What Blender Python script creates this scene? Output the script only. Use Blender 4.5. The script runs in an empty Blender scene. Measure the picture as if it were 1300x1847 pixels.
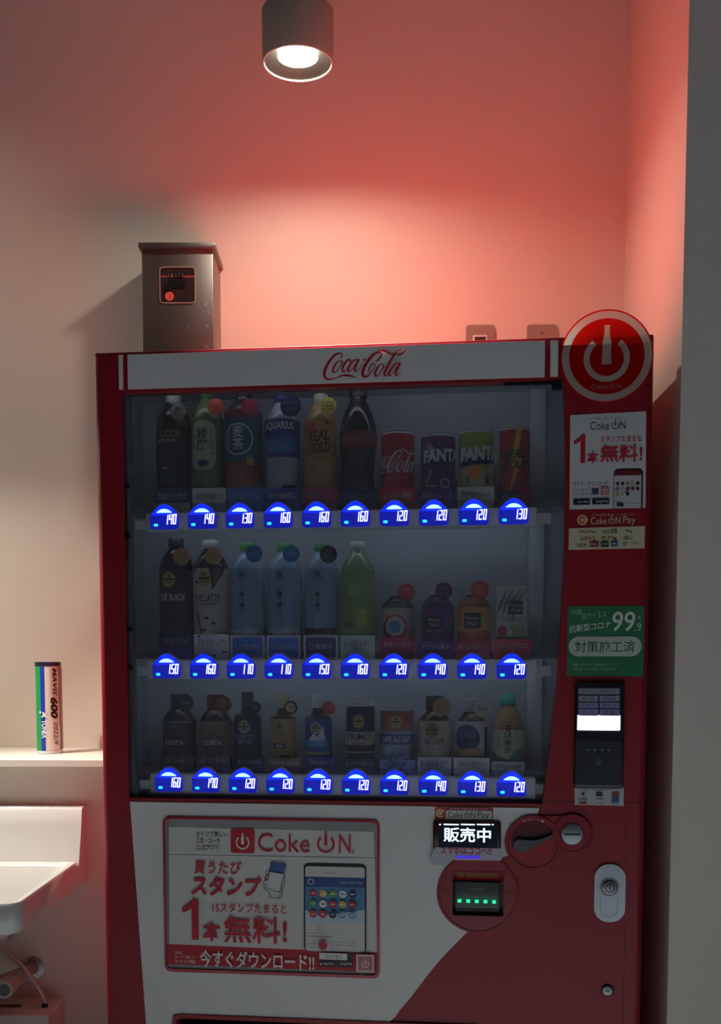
import bpy, bmesh, math, random
from mathutils import Vector, Matrix

random.seed(7)
S = bpy.context.scene
COL = S.collection
PI = math.pi

# ------------------------------------------------------------------ camera
F_PX, W_PX, H_PX = 2000.0, 1300.0, 1847.0
PITCH = math.atan(158 / 2000)
cam_d = bpy.data.cameras.new('camera')
cam = bpy.data.objects.new('camera', cam_d)
COL.objects.link(cam)
cam.location = (0, 0, 1.24)
cam.rotation_euler = (PI / 2 - PITCH, 0, 0)
cam_d.sensor_fit = 'VERTICAL'
cam_d.sensor_height = 24.0
cam_d.lens = 24.0 * F_PX / H_PX
cam_d.shift_x = (650 - 652) / H_PX
cam_d.shift_y = (1348 - 923.5) / H_PX
cam_d.clip_start = 0.05
S.camera = cam

# ------------------------------------------------------------------ light and exposure
S.view_settings.view_transform = 'Standard'
S.view_settings.look = 'None'
S.view_settings.gamma = 1.0
S.view_settings.use_curve_mapping = False
S.view_settings.exposure = 0.35
world = bpy.data.worlds.new('room_ambient')
S.world = world
world.use_nodes = True
world.node_tree.nodes['Background'].inputs[0].default_value = (0.75, 0.8, 0.85, 1)
world.node_tree.nodes['Background'].inputs[1].default_value = 0.02
S.cycles.use_denoising = True
S.cycles.max_bounces = 8
S.cycles.diffuse_bounces = 6
S.cycles.transparent_max_bounces = 12
S.cycles.sample_clamp_indirect = 6.0

LAMP_POWER = 200.0      # radiance of the pendant bulbs
SPOT_POWER = 330.0       # reflector beam of each pendant, watts
BASIN_POWER = 165.0       # the lamp above the basin
BASIN_SPOT = 40.0
LEFT_POWER = 260.0
FILL_POWER = 6800.0       # radiance of the fill downlights added behind the viewer


# ------------------------------------------------------------------ materials
def lin(h):
    h = h.lstrip('#')
    out = []
    for i in (0, 2, 4):
        v = int(h[i:i + 2], 16) / 255
        out.append(v / 12.92 if v <= .04045 else ((v + .055) / 1.055) ** 2.4)
    return (*out, 1)


MATS = {}


def mat(h, rough=.5, metal=0., emit=0., noise=0., bump=0., coat=0., name=None):
    key = (h, rough, metal, emit, noise, bump, coat)
    if key in MATS:
        return MATS[key]
    m = bpy.data.materials.new(name or ('paint_' + h.strip('#')))
    m.use_nodes = True
    nt = m.node_tree
    b = nt.nodes['Principled BSDF']
    c = lin(h)
    b.inputs['Base Color'].default_value = c
    b.inputs['Roughness'].default_value = rough
    b.inputs['Metallic'].default_value = metal
    if coat:
        b.inputs['Coat Weight'].default_value = coat
        b.inputs['Coat Roughness'].default_value = .08
    if emit:
        b.inputs['Emission Color'].default_value = c
        b.inputs['Emission Strength'].default_value = emit
    if noise or bump:
        tc = nt.nodes.new('ShaderNodeTexCoord')
        n = nt.nodes.new('ShaderNodeTexNoise')
        n.inputs['Scale'].default_value = 60 if bump else 8
        n.inputs['Detail'].default_value = 4
        nt.links.new(tc.outputs['Object'], n.inputs['Vector'])
        if noise:
            n2 = nt.nodes.new('ShaderNodeTexNoise')
            n2.inputs['Scale'].default_value = 3
            nt.links.new(tc.outputs['Object'], n2.inputs['Vector'])
            r = nt.nodes.new('ShaderNodeMapRange')
            r.inputs['To Min'].default_value = 1 - noise
            r.inputs['To Max'].default_value = 1 + noise
            nt.links.new(n2.outputs['Fac'], r.inputs['Value'])
            mx = nt.nodes.new('ShaderNodeVectorMath')
            mx.operation = 'SCALE'
            mx.inputs[0].default_value = c[:3]
            nt.links.new(r.outputs['Result'], mx.inputs['Scale'])
            nt.links.new(mx.outputs['Vector'], b.inputs['Base Color'])
        if bump:
            bp = nt.nodes.new('ShaderNodeBump')
            bp.inputs['Strength'].default_value = bump
            bp.inputs['Distance'].default_value = .002
            nt.links.new(n.outputs['Fac'], bp.inputs['Height'])
            nt.links.new(bp.outputs['Normal'], b.inputs['Normal'])
    MATS[key] = m
    return m


def glass_mat(name, tint=(.98, .985, .99)):
    m = bpy.data.materials.new(name)
    m.use_nodes = True
    nt = m.node_tree
    nt.nodes.clear()
    o = nt.nodes.new('ShaderNodeOutputMaterial')
    t = nt.nodes.new('ShaderNodeBsdfTransparent')
    t.inputs[0].default_value = (*tint, 1)
    g = nt.nodes.new('ShaderNodeBsdfGlossy')
    g.inputs['Roughness'].default_value = .01
    fr = nt.nodes.new('ShaderNodeFresnel')
    fr.inputs['IOR'].default_value = 1.45
    mx = nt.nodes.new('ShaderNodeMixShader')
    nt.links.new(fr.outputs[0], mx.inputs[0])
    nt.links.new(t.outputs[0], mx.inputs[1])
    nt.links.new(g.outputs[0], mx.inputs[2])
    # pale haze mixed into the glass to imitate a reflected veil
    df = nt.nodes.new('ShaderNodeBsdfDiffuse')
    df.inputs[0].default_value = (.8, .82, .85, 1)
    m2 = nt.nodes.new('ShaderNodeMixShader')
    m2.inputs[0].default_value = .05
    nt.links.new(mx.outputs[0], m2.inputs[1])
    nt.links.new(df.outputs[0], m2.inputs[2])
    nt.links.new(m2.outputs[0], o.inputs[0])
    return m


def translucent_mat(h):
    key = ('tr', h)
    if key in MATS:
        return MATS[key]
    m = bpy.data.materials.new('film_' + h.strip('#'))
    m.use_nodes = True
    nt = m.node_tree
    nt.nodes.clear()
    o = nt.nodes.new('ShaderNodeOutputMaterial')
    d = nt.nodes.new('ShaderNodeBsdfDiffuse')
    t = nt.nodes.new('ShaderNodeBsdfTranslucent')
    d.inputs[0].default_value = lin(h)
    t.inputs[0].default_value = lin(h)
    mx = nt.nodes.new('ShaderNodeMixShader')
    mx.inputs[0].default_value = .6
    nt.links.new(d.outputs[0], mx.inputs[1])
    nt.links.new(t.outputs[0], mx.inputs[2])
    nt.links.new(mx.outputs[0], o.inputs[0])
    MATS[key] = m
    return m


def clear_plastic(h):
    """tinted see-through bottle wall with liquid colour"""
    key = ('cl', h)
    if key in MATS:
        return MATS[key]
    m = mat(h, .18, coat=.3, name='bottle_' + h.strip('#'))
    MATS[key] = m
    return m


RED = mat('#8c0f1e', .45, coat=.0, name='vending_red')
RED_TOP = mat('#d8483e', .45, name='vending_red_top')  # top colour paled to soften the red bounce on the wall
RED_SIDE = mat('#c81c1a', .4, name='vending_red_side')
WHITE_PANEL = mat('#d9dcd9', .4, name='vending_white')
DARK = mat('#101216', .35)
BLACK = mat('#08080a', .4)
PRINT_RED = mat('#b81430', .5)
PRINT_WHITE = mat('#dfe2e0', .5)
STEEL = mat('#9aa0a2', .45, 1.0, name='brushed_steel')
GREY_PLASTIC = mat('#b9bdc0', .4)
ROOM_WALL = mat('#3c4044', .75, noise=.02, name='room_wall_paint')
WALL = mat('#dcd6ca', .75, noise=.02, bump=.08, name='wall_paint')
CERAMIC = mat('#d2d2d0', .12, coat=.5, name='glazed_ceramic')


# ------------------------------------------------------------------ mesh helpers
def finish(name, bm, mats, parent=None, smooth=False):
    me = bpy.data.meshes.new(name)
    bm.normal_update()
    bm.to_mesh(me)
    bm.free()
    if not isinstance(mats, (list, tuple)):
        mats = [mats]
    for m in mats:
        me.materials.append(m)
    o = bpy.data.objects.new(name, me)
    COL.objects.link(o)
    if parent is not None:
        o.parent = parent
    if smooth:
        for p in me.polygons:
            p.use_smooth = True
        try:
            me.set_sharp_from_angle(angle=math.radians(40))
        except Exception:
            pass
    return o


def box(bm, x0, y0, z0, x1, y1, z1, mi=0, bev=0., seg=2):
    v = [bm.verts.new(p) for p in ((x0, y0, z0), (x1, y0, z0), (x1, y1, z0), (x0, y1, z0),
                                   (x0, y0, z1), (x1, y0, z1), (x1, y1, z1), (x0, y1, z1))]
    fs = [bm.faces.new([v[i] for i in q]) for q in
          ((3, 2, 1, 0), (4, 5, 6, 7), (0, 1, 5, 4), (1, 2, 6, 5), (2, 3, 7, 6), (3, 0, 4, 7))]
    for f in fs:
        f.material_index = mi
    if bev:
        es = list({e for f in fs for e in f.edges})
        r = bmesh.ops.bevel(bm, geom=es, offset=bev, segments=seg, affect='EDGES', profile=.5)
        for f in r['faces']:
            f.material_index = mi


def box_obj(name, m, parent, *a, bev=0., seg=2):
    bm = bmesh.new()
    box(bm, *a, bev=bev, seg=seg)
    return finish(name, bm, m, parent, smooth=bool(bev))


def lathe(bm, prof, seg=32, cx=0, cy=0, mi=0, cap0=True, cap1=True):
    rings = []
    for r, z in prof:
        rings.append([bm.verts.new((cx + r * math.sin(2 * PI * k / seg), cy - r * math.cos(2 * PI * k / seg), z))
                      for k in range(seg)])
    for a, b in zip(rings, rings[1:]):
        for k in range(seg):
            f = bm.faces.new((a[k], a[(k + 1) % seg], b[(k + 1) % seg], b[k]))
            f.material_index = mi
    if cap0:
        bm.faces.new(rings[0][::-1]).material_index = mi
    if cap1:
        bm.faces.new(rings[-1]).material_index = mi


def tube(bm, pts, r, seg=12, mi=0):
    pts = [Vector(p) for p in pts]
    rings = []
    n = len(pts)
    up = Vector((0, 0, 1))
    for i, p in enumerate(pts):
        d = (pts[min(i + 1, n - 1)] - pts[max(i - 1, 0)]).normalized()
        a = d.cross(up)
        if a.length < 1e-3:
            a = d.cross(Vector((1, 0, 0)))
        a.normalize()
        b = a.cross(d).normalized()
        up = b
        rr = r[i] if isinstance(r, (list, tuple)) else r
        rings.append([bm.verts.new(p + a * rr * math.cos(2 * PI * k / seg) + b * rr * math.sin(2 * PI * k / seg))
                      for k in range(seg)])
    for A_, B_ in zip(rings, rings[1:]):
        for k in range(seg):
            bm.faces.new((A_[k], A_[(k + 1) % seg], B_[(k + 1) % seg], B_[k])).material_index = mi
    bm.faces.new(rings[0][::-1]).material_index = mi
    bm.faces.new(rings[-1]).material_index = mi


def crom(pts, n=6):
    out = []
    for i in range(len(pts) - 1):
        p0 = pts[max(i - 1, 0)]
        p1, p2 = pts[i], pts[i + 1]
        p3 = pts[min(i + 2, len(pts) - 1)]
        for k in range(n):
            t = k / n
            out.append(tuple(.5 * ((2 * b) + (-a + c) * t + (2 * a - 5 * b + 4 * c - d) * t * t +
                                   (-a + 3 * b - 3 * c + d) * t ** 3) for a, b, c, d in zip(p0, p1, p2, p3)))
    out.append(tuple(pts[-1]))
    return out


def rrect_pts(x0, z0, x1, z1, r, n=5):
    pts = []
    for cx, cz, a0 in ((x1 - r, z1 - r, 0), (x0 + r, z1 - r, 90), (x0 + r, z0 + r, 180), (x1 - r, z0 + r, 270)):
        for k in range(n + 1):
            a = math.radians(a0 + 90 * k / n)
            pts.append((cx + r * math.cos(a), cz + r * math.sin(a)))
    return pts


def circ_pts(cx, cz, r, n=32, rz=None):
    rz = rz or r
    return [(cx + r * math.cos(2 * PI * k / n), cz + rz * math.sin(2 * PI * k / n)) for k in range(n)]


def fill_loops(bm, loops, y, mi=0):
    """planar face set in the x-z plane at depth y, first loop outer, others holes"""
    edges = []
    rings = []
    for lp in loops:
        vs = [bm.verts.new((p[0], y, p[1])) for p in lp]
        rings.append(vs)
        for a, b in zip(vs, vs[1:] + vs[:1]):
            edges.append(bm.edges.new((a, b)))
    r = bmesh.ops.triangle_fill(bm, edges=edges, use_beauty=True, use_dissolve=False)
    fs = [g for g in r['geom'] if isinstance(g, bmesh.types.BMFace)]
    for f in fs:
        f.normal_update()
        if f.normal.y > 0:
            f.normal_flip()
        f.material_index = mi
    return rings, fs


def plate(bm, loops, y0, y1, mi=0, back=True):
    """flat plate with holes: front face at y0 (towards the viewer), back at y1"""
    r0, _ = fill_loops(bm, loops, y0, mi)
    if back:
        r1, fs = fill_loops(bm, loops, y1, mi)
        for f in fs:
            f.normal_flip()
    else:
        r1 = [[bm.verts.new((v.co.x, y1, v.co.z)) for v in ring] for ring in r0]
    for a, b in zip(r0, r1):
        n = len(a)
        for k in range(n):
            bm.faces.new((a[k], a[(k + 1) % n], b[(k + 1) % n], b[k])).material_index = mi
    bmesh.ops.recalc_face_normals(bm, faces=bm.faces[:])


# ------------------------------------------------------------------ flat printed graphics
TXT = {}


def text_mesh(s, bold=0., shear=0.):
    key = (s, bold, shear)
    if key in TXT:
        return TXT[key]
    cu = bpy.data.curves.new('t', 'FONT')
    cu.body = s
    cu.size = 1
    cu.resolution_u = 3
    cu.offset = bold
    cu.shear = shear
    o = bpy.data.objects.new('t', cu)
    COL.objects.link(o)
    dg = bpy.context.evaluated_depsgraph_get()
    me = bpy.data.meshes.new_from_object(o.evaluated_get(dg))
    vs = [(v.co.x, v.co.y) for v in me.vertices]
    fs = [tuple(p.vertices) for p in me.polygons]
    bpy.data.objects.remove(o)
    bpy.data.curves.remove(cu)
    bpy.data.meshes.remove(me)
    if vs:
        x0, x1 = min(v[0] for v in vs), max(v[0] for v in vs)
        y0, y1 = min(v[1] for v in vs), max(v[1] for v in vs)
        vs = [((x - x0) / max(x1 - x0, 1e-6), (y - y0) / max(y1 - y0, 1e-6)) for x, y in vs]
    TXT[key] = (vs, fs)
    return TXT[key]


class G:
    """collects flat printed shapes in the x-z plane; each later shape lies a hair in front of the earlier ones"""

    def __init__(self, y=0., eps=.00025):
        self.bm = bmesh.new()
        self.mats = []
        self.y = y
        self.eps = eps
        self.n = 0

    def mi(self, m):
        if isinstance(m, str):
            m = mat(m, .5)
        if m not in self.mats:
            self.mats.append(m)
        return self.mats.index(m)

    def d(self):
        self.n += 1
        return self.y - self.eps * self.n

    def poly(self, pts, m, holes=()):
        fill_loops(self.bm, [pts, *holes], self.d(), self.mi(m))

    def rect(self, x0, z0, x1, z1, m):
        y = self.d()
        if x0 > x1: x0, x1 = x1, x0
        if z0 > z1: z0, z1 = z1, z0
        f = self.bm.faces.new([self.bm.verts.new(p) for p in ((x0, y, z0), (x1, y, z0), (x1, y, z1), (x0, y, z1))])
        f.material_index = self.mi(m)

    def quad(self, pts, m):
        y = self.d()
        f = self.bm.faces.new([self.bm.verts.new((p[0], y, p[1])) for p in pts])
        f.normal_update()
        if f.normal.y > 0: f.normal_flip()
        f.material_index = self.mi(m)

    def rrect(self, x0, z0, x1, z1, r, m):
        self.quad(rrect_pts(min(x0, x1), min(z0, z1), max(x0, x1), max(z0, z1), r), m)

    def circ(self, x, z, r, m, n=28, rz=None):
        self.quad(circ_pts(x, z, r, n, rz), m)

    def ring(self, x, z, r0, r1, m, a0=0., a1=360., n=36):
        y = self.d()
        mi = self.mi(m)
        full = abs(a1 - a0) >= 360
        prev = None
        first = None
        for k in range(n + 1):
            a = math.radians(a0 + (a1 - a0) * k / n)
            if k == n and full:
                cur = first
            else:
                cur = (self.bm.verts.new((x + r0 * math.cos(a), y, z + r0 * math.sin(a))),
                       self.bm.verts.new((x + r1 * math.cos(a), y, z + r1 * math.sin(a))))
            if prev:
                f = self.bm.faces.new((prev[0], prev[1], cur[1], cur[0]))
                f.normal_update()
                if f.normal.y > 0: f.normal_flip()
                f.material_index = mi
            else:
                first = cur
            prev = cur

    def frame(self, x0, z0, x1, z1, t, m):
        for a in ((x0, z0, x1, z0 + t), (x0, z1 - t, x1, z1), (x0, z0, x0 + t, z1), (x1 - t, z0, x1, z1)):
            self.rect(*a, m)
            self.n -= 1
        self.n += 1

    def text(self, s, x0, z0, x1, z1, m, bold=0., shear=0., rot=0, skew=0.):
        vs, fs = text_mesh(s, bold, shear)
        y = self.d()
        mi = self.mi(m)
        if z0 > z1: z0, z1 = z1, z0
        nv = []
        for a, b in vs:
            if rot == -90:            # reads from top to bottom
                a, b = b, 1 - a
            x = x0 + (x1 - x0) * a
            nv.append(self.bm.verts.new((x, y, z0 + (z1 - z0) * b + skew * (x - x0))))
        for f in fs:
            try:
                g = self.bm.faces.new([nv[i] for i in f])
                g.material_index = mi
            except ValueError:
                pass

    def stroke(self, pts, m, n=5):
        """pts: (x, z, width)"""
        y = self.d()
        mi = self.mi(m)
        p = crom(pts, n)
        prev = None
        for i, (x, z, w) in enumerate(p):
            a = p[max(i - 1, 0)]
            b = p[min(i + 1, len(p) - 1)]
            dx, dz = b[0] - a[0], b[1] - a[1]
            L = math.hypot(dx, dz) or 1e-9
            nx, nz = -dz / L * w / 2, dx / L * w / 2
            cur = (self.bm.verts.new((x + nx, y, z + nz)), self.bm.verts.new((x - nx, y, z - nz)))
            if prev:
                f = self.bm.faces.new((prev[0], prev[1], cur[1], cur[0]))
                f.normal_update()
                if f.normal.y > 0: f.normal_flip()
                f.material_index = mi
            prev = cur

    def bottle(self, cx, z0, z1, w, m):
        h = z1 - z0
        half = [(.5, 0), (.5, .18), (.44, .3), (.5, .45), (.5, .55), (.3, .75), (.27, .9), (.3, .92), (.3, 1)]
        pts = [(cx + a * w, z0 + b * h) for a, b in half] + [(cx - a * w, z0 + b * h) for a, b in half[::-1]]
        self.poly(pts, m)

    def power(self, cx, cz, r, m, t=.22, gap=38):
        self.ring(cx, cz, r * (1 - t), r, m, 90 + gap, 450 - gap)
        self.bottle(cx, cz - r * .25, cz + r * 1.35, r * .4, m)

    def build(self, name, parent=None, bend=None, label=None):
        bm = self.bm
        if bend:
            R, step = bend
            xs = [v.co.x for v in bm.verts]
            if xs:
                k = math.ceil(min(xs) / step)
                while k * step < max(xs):
                    bmesh.ops.bisect_plane(bm, geom=bm.verts[:] + bm.edges[:] + bm.faces[:], dist=1e-6,
                                           plane_co=(k * step, 0, 0), plane_no=(1, 0, 0))
                    k += 1
            for v in bm.verts:
                a = v.co.x / R
                rr = R - v.co.y
                v.co.x, v.co.y = rr * math.sin(a), -rr * math.cos(a)
        o = finish(name, bm, self.mats, parent)
        if label:
            o['label'] = label
        return o


LOGO = [  # connected script wordmark, strokes as (x, y, width) on a 1300 x 578 drawing
    [(318, 180, 12), (342, 158, 16), (338, 122, 18), (300, 108, 22), (240, 140, 30), (170, 225, 36), (122, 320, 40),
     (112, 390, 38), (136, 436, 30), (190, 450, 18), (260, 434, 12), (330, 408, 20), (400, 402, 28), (460, 414, 24),
     (545, 438, 4)],
    [(318, 205, 10), (268, 240, 22), (230, 310, 28), (230, 355, 24), (262, 355, 14), (310, 300, 12), (345, 235, 16),
     (322, 205, 12)],
    [(340, 240, 8), (390, 226, 8), (430, 210, 8)],
    [(446, 232, 16), (448, 204, 18), (415, 205, 18), (370, 265, 26), (346, 325, 28), (362, 356, 18), (400, 338, 10),
     (440, 300, 8)],
    [(548, 212, 10), (510, 203, 16), (462, 250, 24), (424, 320, 28), (428, 356, 18), (466, 338, 10), (520, 262, 10),
     (560, 200, 14)],
    [(566, 196, 24), (530, 275, 28), (508, 335, 28), (524, 358, 16), (565, 325, 8), (604, 262, 6)],
    [(622, 210, 22), (650, 208, 22)],
    [(780, 236, 12), (818, 218, 18), (856, 165, 16), (852, 132, 14), (815, 118, 18), (760, 145, 28), (690, 220, 36),
     (630, 320, 42), (612, 395, 38), (640, 434, 26), (690, 415, 14), (740, 355, 10), (775, 280, 8)],
    [(775, 280, 8), (748, 262, 14), (706, 312, 18), (690, 372, 12)],
    [(852, 275, 10), (812, 312, 22), (775, 385, 28), (782, 428, 20), (822, 412, 10), (868, 342, 12), (884, 292, 16),
     (856, 274, 12)],
    [(880, 310, 6), (915, 320, 6), (945, 300, 6)],
    [(800, 128, 10), (838, 104, 14), (890, 102, 20), (945, 130, 22), (1000, 158, 14), (1050, 122, 8), (1100, 96, 12),
     (1112, 110, 8)],
    [(1060, 118, 14), (1010, 180, 24), (950, 290, 30), (900, 390, 30), (904, 430, 20), (940, 412, 8), (985, 350, 6)],
    [(1046, 172, 8), (1080, 160, 22), (1130, 142, 18), (1178, 100, 6)],
    [(1082, 282, 10), (1046, 274, 16), (996, 325, 24), (954, 400, 28), (962, 430, 18), (1000, 408, 10), (1056, 325, 10),
     (1096, 268, 14)],
    [(1102, 262, 24), (1070, 335, 28), (1040, 405, 28), (1054, 432, 16), (1090, 404, 8), (1112, 372, 5)],
]


def logo(g, x0, z0, x1, z1, m, x_from=95, x_to=1185, y_top=90, y_bot=462):
    sx, sz = (x1 - x0) / (x_to - x_from), (z1 - z0) / (y_bot - y_top)
    for st in LOGO:
        g.stroke([(x0 + (x - x_from) * sx, z1 - (y - y_top) * sz, w * (sx + sz) / 2) for x, y, w in st], m, 6)


# ------------------------------------------------------------------ scene object helpers
def thing(name, label, cat, loc=(0, 0, 0), rz=0., group=None):
    o = bpy.data.objects.new(name, None)
    o.empty_display_size = .05
    COL.objects.link(o)
    o.location = loc
    o.rotation_euler = (0, 0, rz)
    o['label'] = label
    o['category'] = cat
    if group:
        o['group'] = group
    return o


def tag(o, label, cat, group=None):
    o['label'] = label
    o['category'] = cat
    if group:
        o['group'] = group
    return o


def struct(name, bm, m):
    o = finish(name, bm, m)
    o['kind'] = 'structure'
    return o


# ------------------------------------------------------------------ the room
FLOOR = mat('#b5b2aa', .55, noise=.05, name='floor_vinyl')
bm = bmesh.new(); box(bm, -2.6, -3.1, -.1, 2.6, 2.95, 0); struct('floor', bm, FLOOR)
bm = bmesh.new(); box(bm, -2.6, -3.1, 3.0, 2.6, 2.95, 3.1); struct('ceiling', bm, mat('#82807e', .8, name='ceiling_paint'))


def prism_z(bm, pts, z0, z1, mi=0):
    a = [bm.verts.new((x, y, z0)) for x, y in pts]
    b = [bm.verts.new((x, y, z1)) for x, y in pts]
    bm.faces.new(a[::-1]).material_index = mi
    bm.faces.new(b).material_index = mi
    for k in range(len(pts)):
        n = (k + 1) % len(pts)
        bm.faces.new((a[k], a[n], b[n], b[k])).material_index = mi


def wall_y(x):
    return 2.70 - .0357 * (x - .621)


bm = bmesh.new(); prism_z(bm, [(-2.6, wall_y(-2.6)), (.6215, wall_y(.6215)), (.6215, 2.95), (-2.6, 2.95)], 0, 3.0)
struct('wall_back', bm, WALL)
bm = bmesh.new(); prism_z(bm, [(.5715, 2.03), (2.5, 2.03), (2.5, 2.95), (.6215, 2.95), (.6215, 2.70)], 0, 3.0)
struct('wall_right', bm, WALL)
bm = bmesh.new(); box(bm, -2.6, -3.0, 0, -2.5, 2.8, 3.0); struct('wall_left', bm, ROOM_WALL)
bm = bmesh.new(); box(bm, 2.5, -3.0, 0, 2.6, 2.95, 3.0); struct('wall_far_right', bm, ROOM_WALL)
bm = bmesh.new(); box(bm, -2.6, -3.1, 0, 2.6, -3.0, 3.0); struct('wall_front', bm, ROOM_WALL)

# low pipe wall with the ledge on it
bm = bmesh.new()
prism_z(bm, [(-2.5, 2.50), (-.505, 2.437), (-.505, wall_y(-.505)), (-2.5, wall_y(-2.5))], 0, 1.008)
struct('wall_low', bm, WALL)
bm = bmesh.new()
prism_z(bm, [(-2.5, 2.463), (-.492, 2.398), (-.492, wall_y(-.492)), (-2.5, wall_y(-2.5))], 1.008, 1.022)
ledge = finish('ledge_shelf', bm, mat('#e4ded3', .4, name='ledge_laminate'))
tag(ledge, 'white ledge shelf running along the wall above the basin', 'shelf')

# ------------------------------------------------------------------ pendant spotlights
HOUSING = mat('#8e958a', .5, 0., name='lamp_housing')
BULB = mat('#fff3df', .5, emit=LAMP_POWER, name='lamp_bulb')
BULB_LEFT = mat('#fff3df', .5, emit=LEFT_POWER, name='left_lamp_bulb')
BULB_LOW = mat('#fff3df', .5, emit=BASIN_POWER, name='basin_lamp_bulb')


def pendant(x, y, z, label, aim, watts, cone, stem, bulb):
    t = thing('ceiling_spotlight', label, 'lamp', (x, y, z))
    bm = bmesh.new()
    R = .0705
    lathe(bm, [(R - .004, 0), (R - .001, 0), (R, .002), (R, .098), (R - .004, .102), (.02, .104)], 48, cap0=False)
    lathe(bm, [(.02, .101), (R - .006, .099), (R - .004, .03), (R - .004, 0)], 48, cap0=False, cap1=False)
    finish('housing', bm, HOUSING, t, True)
    bm = bmesh.new()
    lathe(bm, [(R - .0045, .003), (.040, .013), (.038, .020)], 48, cap0=False, cap1=False)
    finish('reflector_ring', bm, mat('#161614', .5, name='lamp_baffle'), t, True)
    bm = bmesh.new()
    lathe(bm, [(.0005, .009), (.020, .0105), (.034, .014), (.0365, .019)], 32, cap0=True, cap1=False)
    finish('bulb_lens', bm, bulb, t, True)
    bm = bmesh.new()
    lathe(bm, [(.026, .104), (.026, stem - .032), (.055, stem - .030), (.055, stem)], 24)
    finish('stem', bm, HOUSING, t, True)
    ld = bpy.data.lights.new('reflector_beam', 'SPOT')
    ld.energy = watts
    ld.color = (1, .93, .82)
    ld.spot_size = math.radians(cone)
    ld.spot_blend = 1.0
    ld.shadow_soft_size = .004
    lo = bpy.data.objects.new('reflector_beam', ld)
    COL.objects.link(lo)
    lo.parent = t
    lo.location = (0, 0, .006)
    lo.rotation_euler = Vector(aim).to_track_quat('-Z', 'Y').to_euler()
    return t


pendant(-.1265, 2.30, 2.418, 'dark cylindrical ceiling spotlight glowing above the red vending machine', (.12, -.12, -.62), SPOT_POWER, 64, .582, BULB)
pendant(-1.03, 2.24, 1.76, 'dark cylindrical spotlight on a long stem hanging low over the wash basin', (.45, 0, -.8), BASIN_SPOT, 80, 1.24, BULB_LOW)
pendant(-1.55, 2.30, 2.66, 'dark cylindrical ceiling spotlight farthest left, beyond the wash basin', (.1, 0, -.8), 15., 80, .34, BULB_LEFT)


def downlight(x, y, label):  # unseen lamp added so the floor's bounce fills the machine front
    t = thing('fill_downlight', label, 'lamp', (x, y, 3.0), 0, 'added fill downlights over the floor')
    bm = bmesh.new()
    lathe(bm, [(.050, -.16), (.056, -.16), (.056, 0)], 32, cap0=False, cap1=False)
    lathe(bm, [(.050, -.16), (.050, -.04)], 32, cap0=False, cap1=False)
    finish('shade_tube', bm, DARK, t, True)
    bm = bmesh.new()
    lathe(bm, [(.049, -.042), (.0005, -.044)], 32, cap0=True, cap1=False)
    finish('diffuser', bm, mat('#cfe2ff', .5, emit=FILL_POWER, name='fill_downlight_glow'), t)
    return t


for x, y, lb in ((-.7, -.3, 'black fill downlight added over the floor at the left behind the viewer'),
                 (.9, -.3, 'black fill downlight added over the floor at the right behind the viewer')):
    downlight(x, y, lb)

# ------------------------------------------------------------------ vending machine
A0 = Vector((-.5039, 2.1352, 0))
TH = math.radians(6.757)
U = Vector((math.cos(TH), -math.sin(TH), 0))
V = Vector((math.sin(TH), math.cos(TH), 0))
cp, sp = math.cos(PITCH), math.sin(PITCH)


def M(px, py, v=0.):
    """photo measurement -> (u, w) on the machine's front (v metres behind the front plane)"""
    a, c = (px - 652) / 2000, (1348 - py) / 2000
    r = Vector((a, cp + c * sp, -sp + c * cp))
    t = (v + A0.dot(V)) / r.dot(V)
    q = r * t
    return (q - A0).dot(U), 1.24 + q.z


def ML(pts, v=0.):
    return [M(x, y, v) for x, y in pts]


def MB(x0, y0, x1, y1, v=0.):
    """photo box -> (u0, w0, u1, w1)"""
    m = (y0 + y1) / 2
    n = (x0 + x1) / 2
    return M(x0, m, v)[0], M(n, y1, v)[1], M(x1, m, v)[0], M(n, y0, v)[1]


vm = thing('vending_machine', 'tall red and white drink vending machine standing in the alcove', 'vending machine', A0, -TH)
WD, TOP, DEP = 1.03, 1.815, .55
# cabinet
bm = bmesh.new()
T = .012
box(bm, .006, .07, .08, .006 + T, DEP, 1.80); box(bm, WD - .006 - T, .07, .08, WD - .006, DEP, 1.80)
box(bm, .006, DEP - T, .08, WD - .006, DEP, 1.80); box(bm, .006, .07, .08, WD - .006, DEP, .1)
box(bm, .006, .06, 1.788, WD - .006, DEP, 1.803, mi=1)
finish('cabinet', bm, [RED_SIDE, RED_TOP], vm)
for fx in (.06, WD - .06):
    for fy in (.12, DEP - .08):
        bm = bmesh.new(); lathe(bm, [(.025, 0), (.025, .01), (.012, .012), (.012, .08)], 16, fx, fy)
        finish('foot', bm, DARK, vm, True)

# window outline on the front
win_r = ML([(1016, 692), (1019, 780), (1019.5, 880), (1018, 980), (1011, 1130), (1003, 1240), (991, 1350), (978, 1447)])
win = [(.0545, .974), (win_r[-1][0], .974)] + [(u, min(w, 1.7395)) for u, w in win_r[::-1][1:-1]] + [(win_r[0][0], 1.7395), (.0545, 1.7395)]
out_l, out_t = M(318, 1834)
outlet = rrect_pts(out_l, .33, M(900, 1847)[0] - .03, out_t, .012)
ER = .014
bill = rrect_pts(*MB(815, 1573, 909, 1652), .003)
bm = bmesh.new()
plate(bm, [[(ER, .1), (WD - ER, .1), (WD - ER, TOP - .006), (ER, TOP - .006)], win, outlet, bill], 0, .03)
finish('door_frame', bm, RED, vm)
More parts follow.
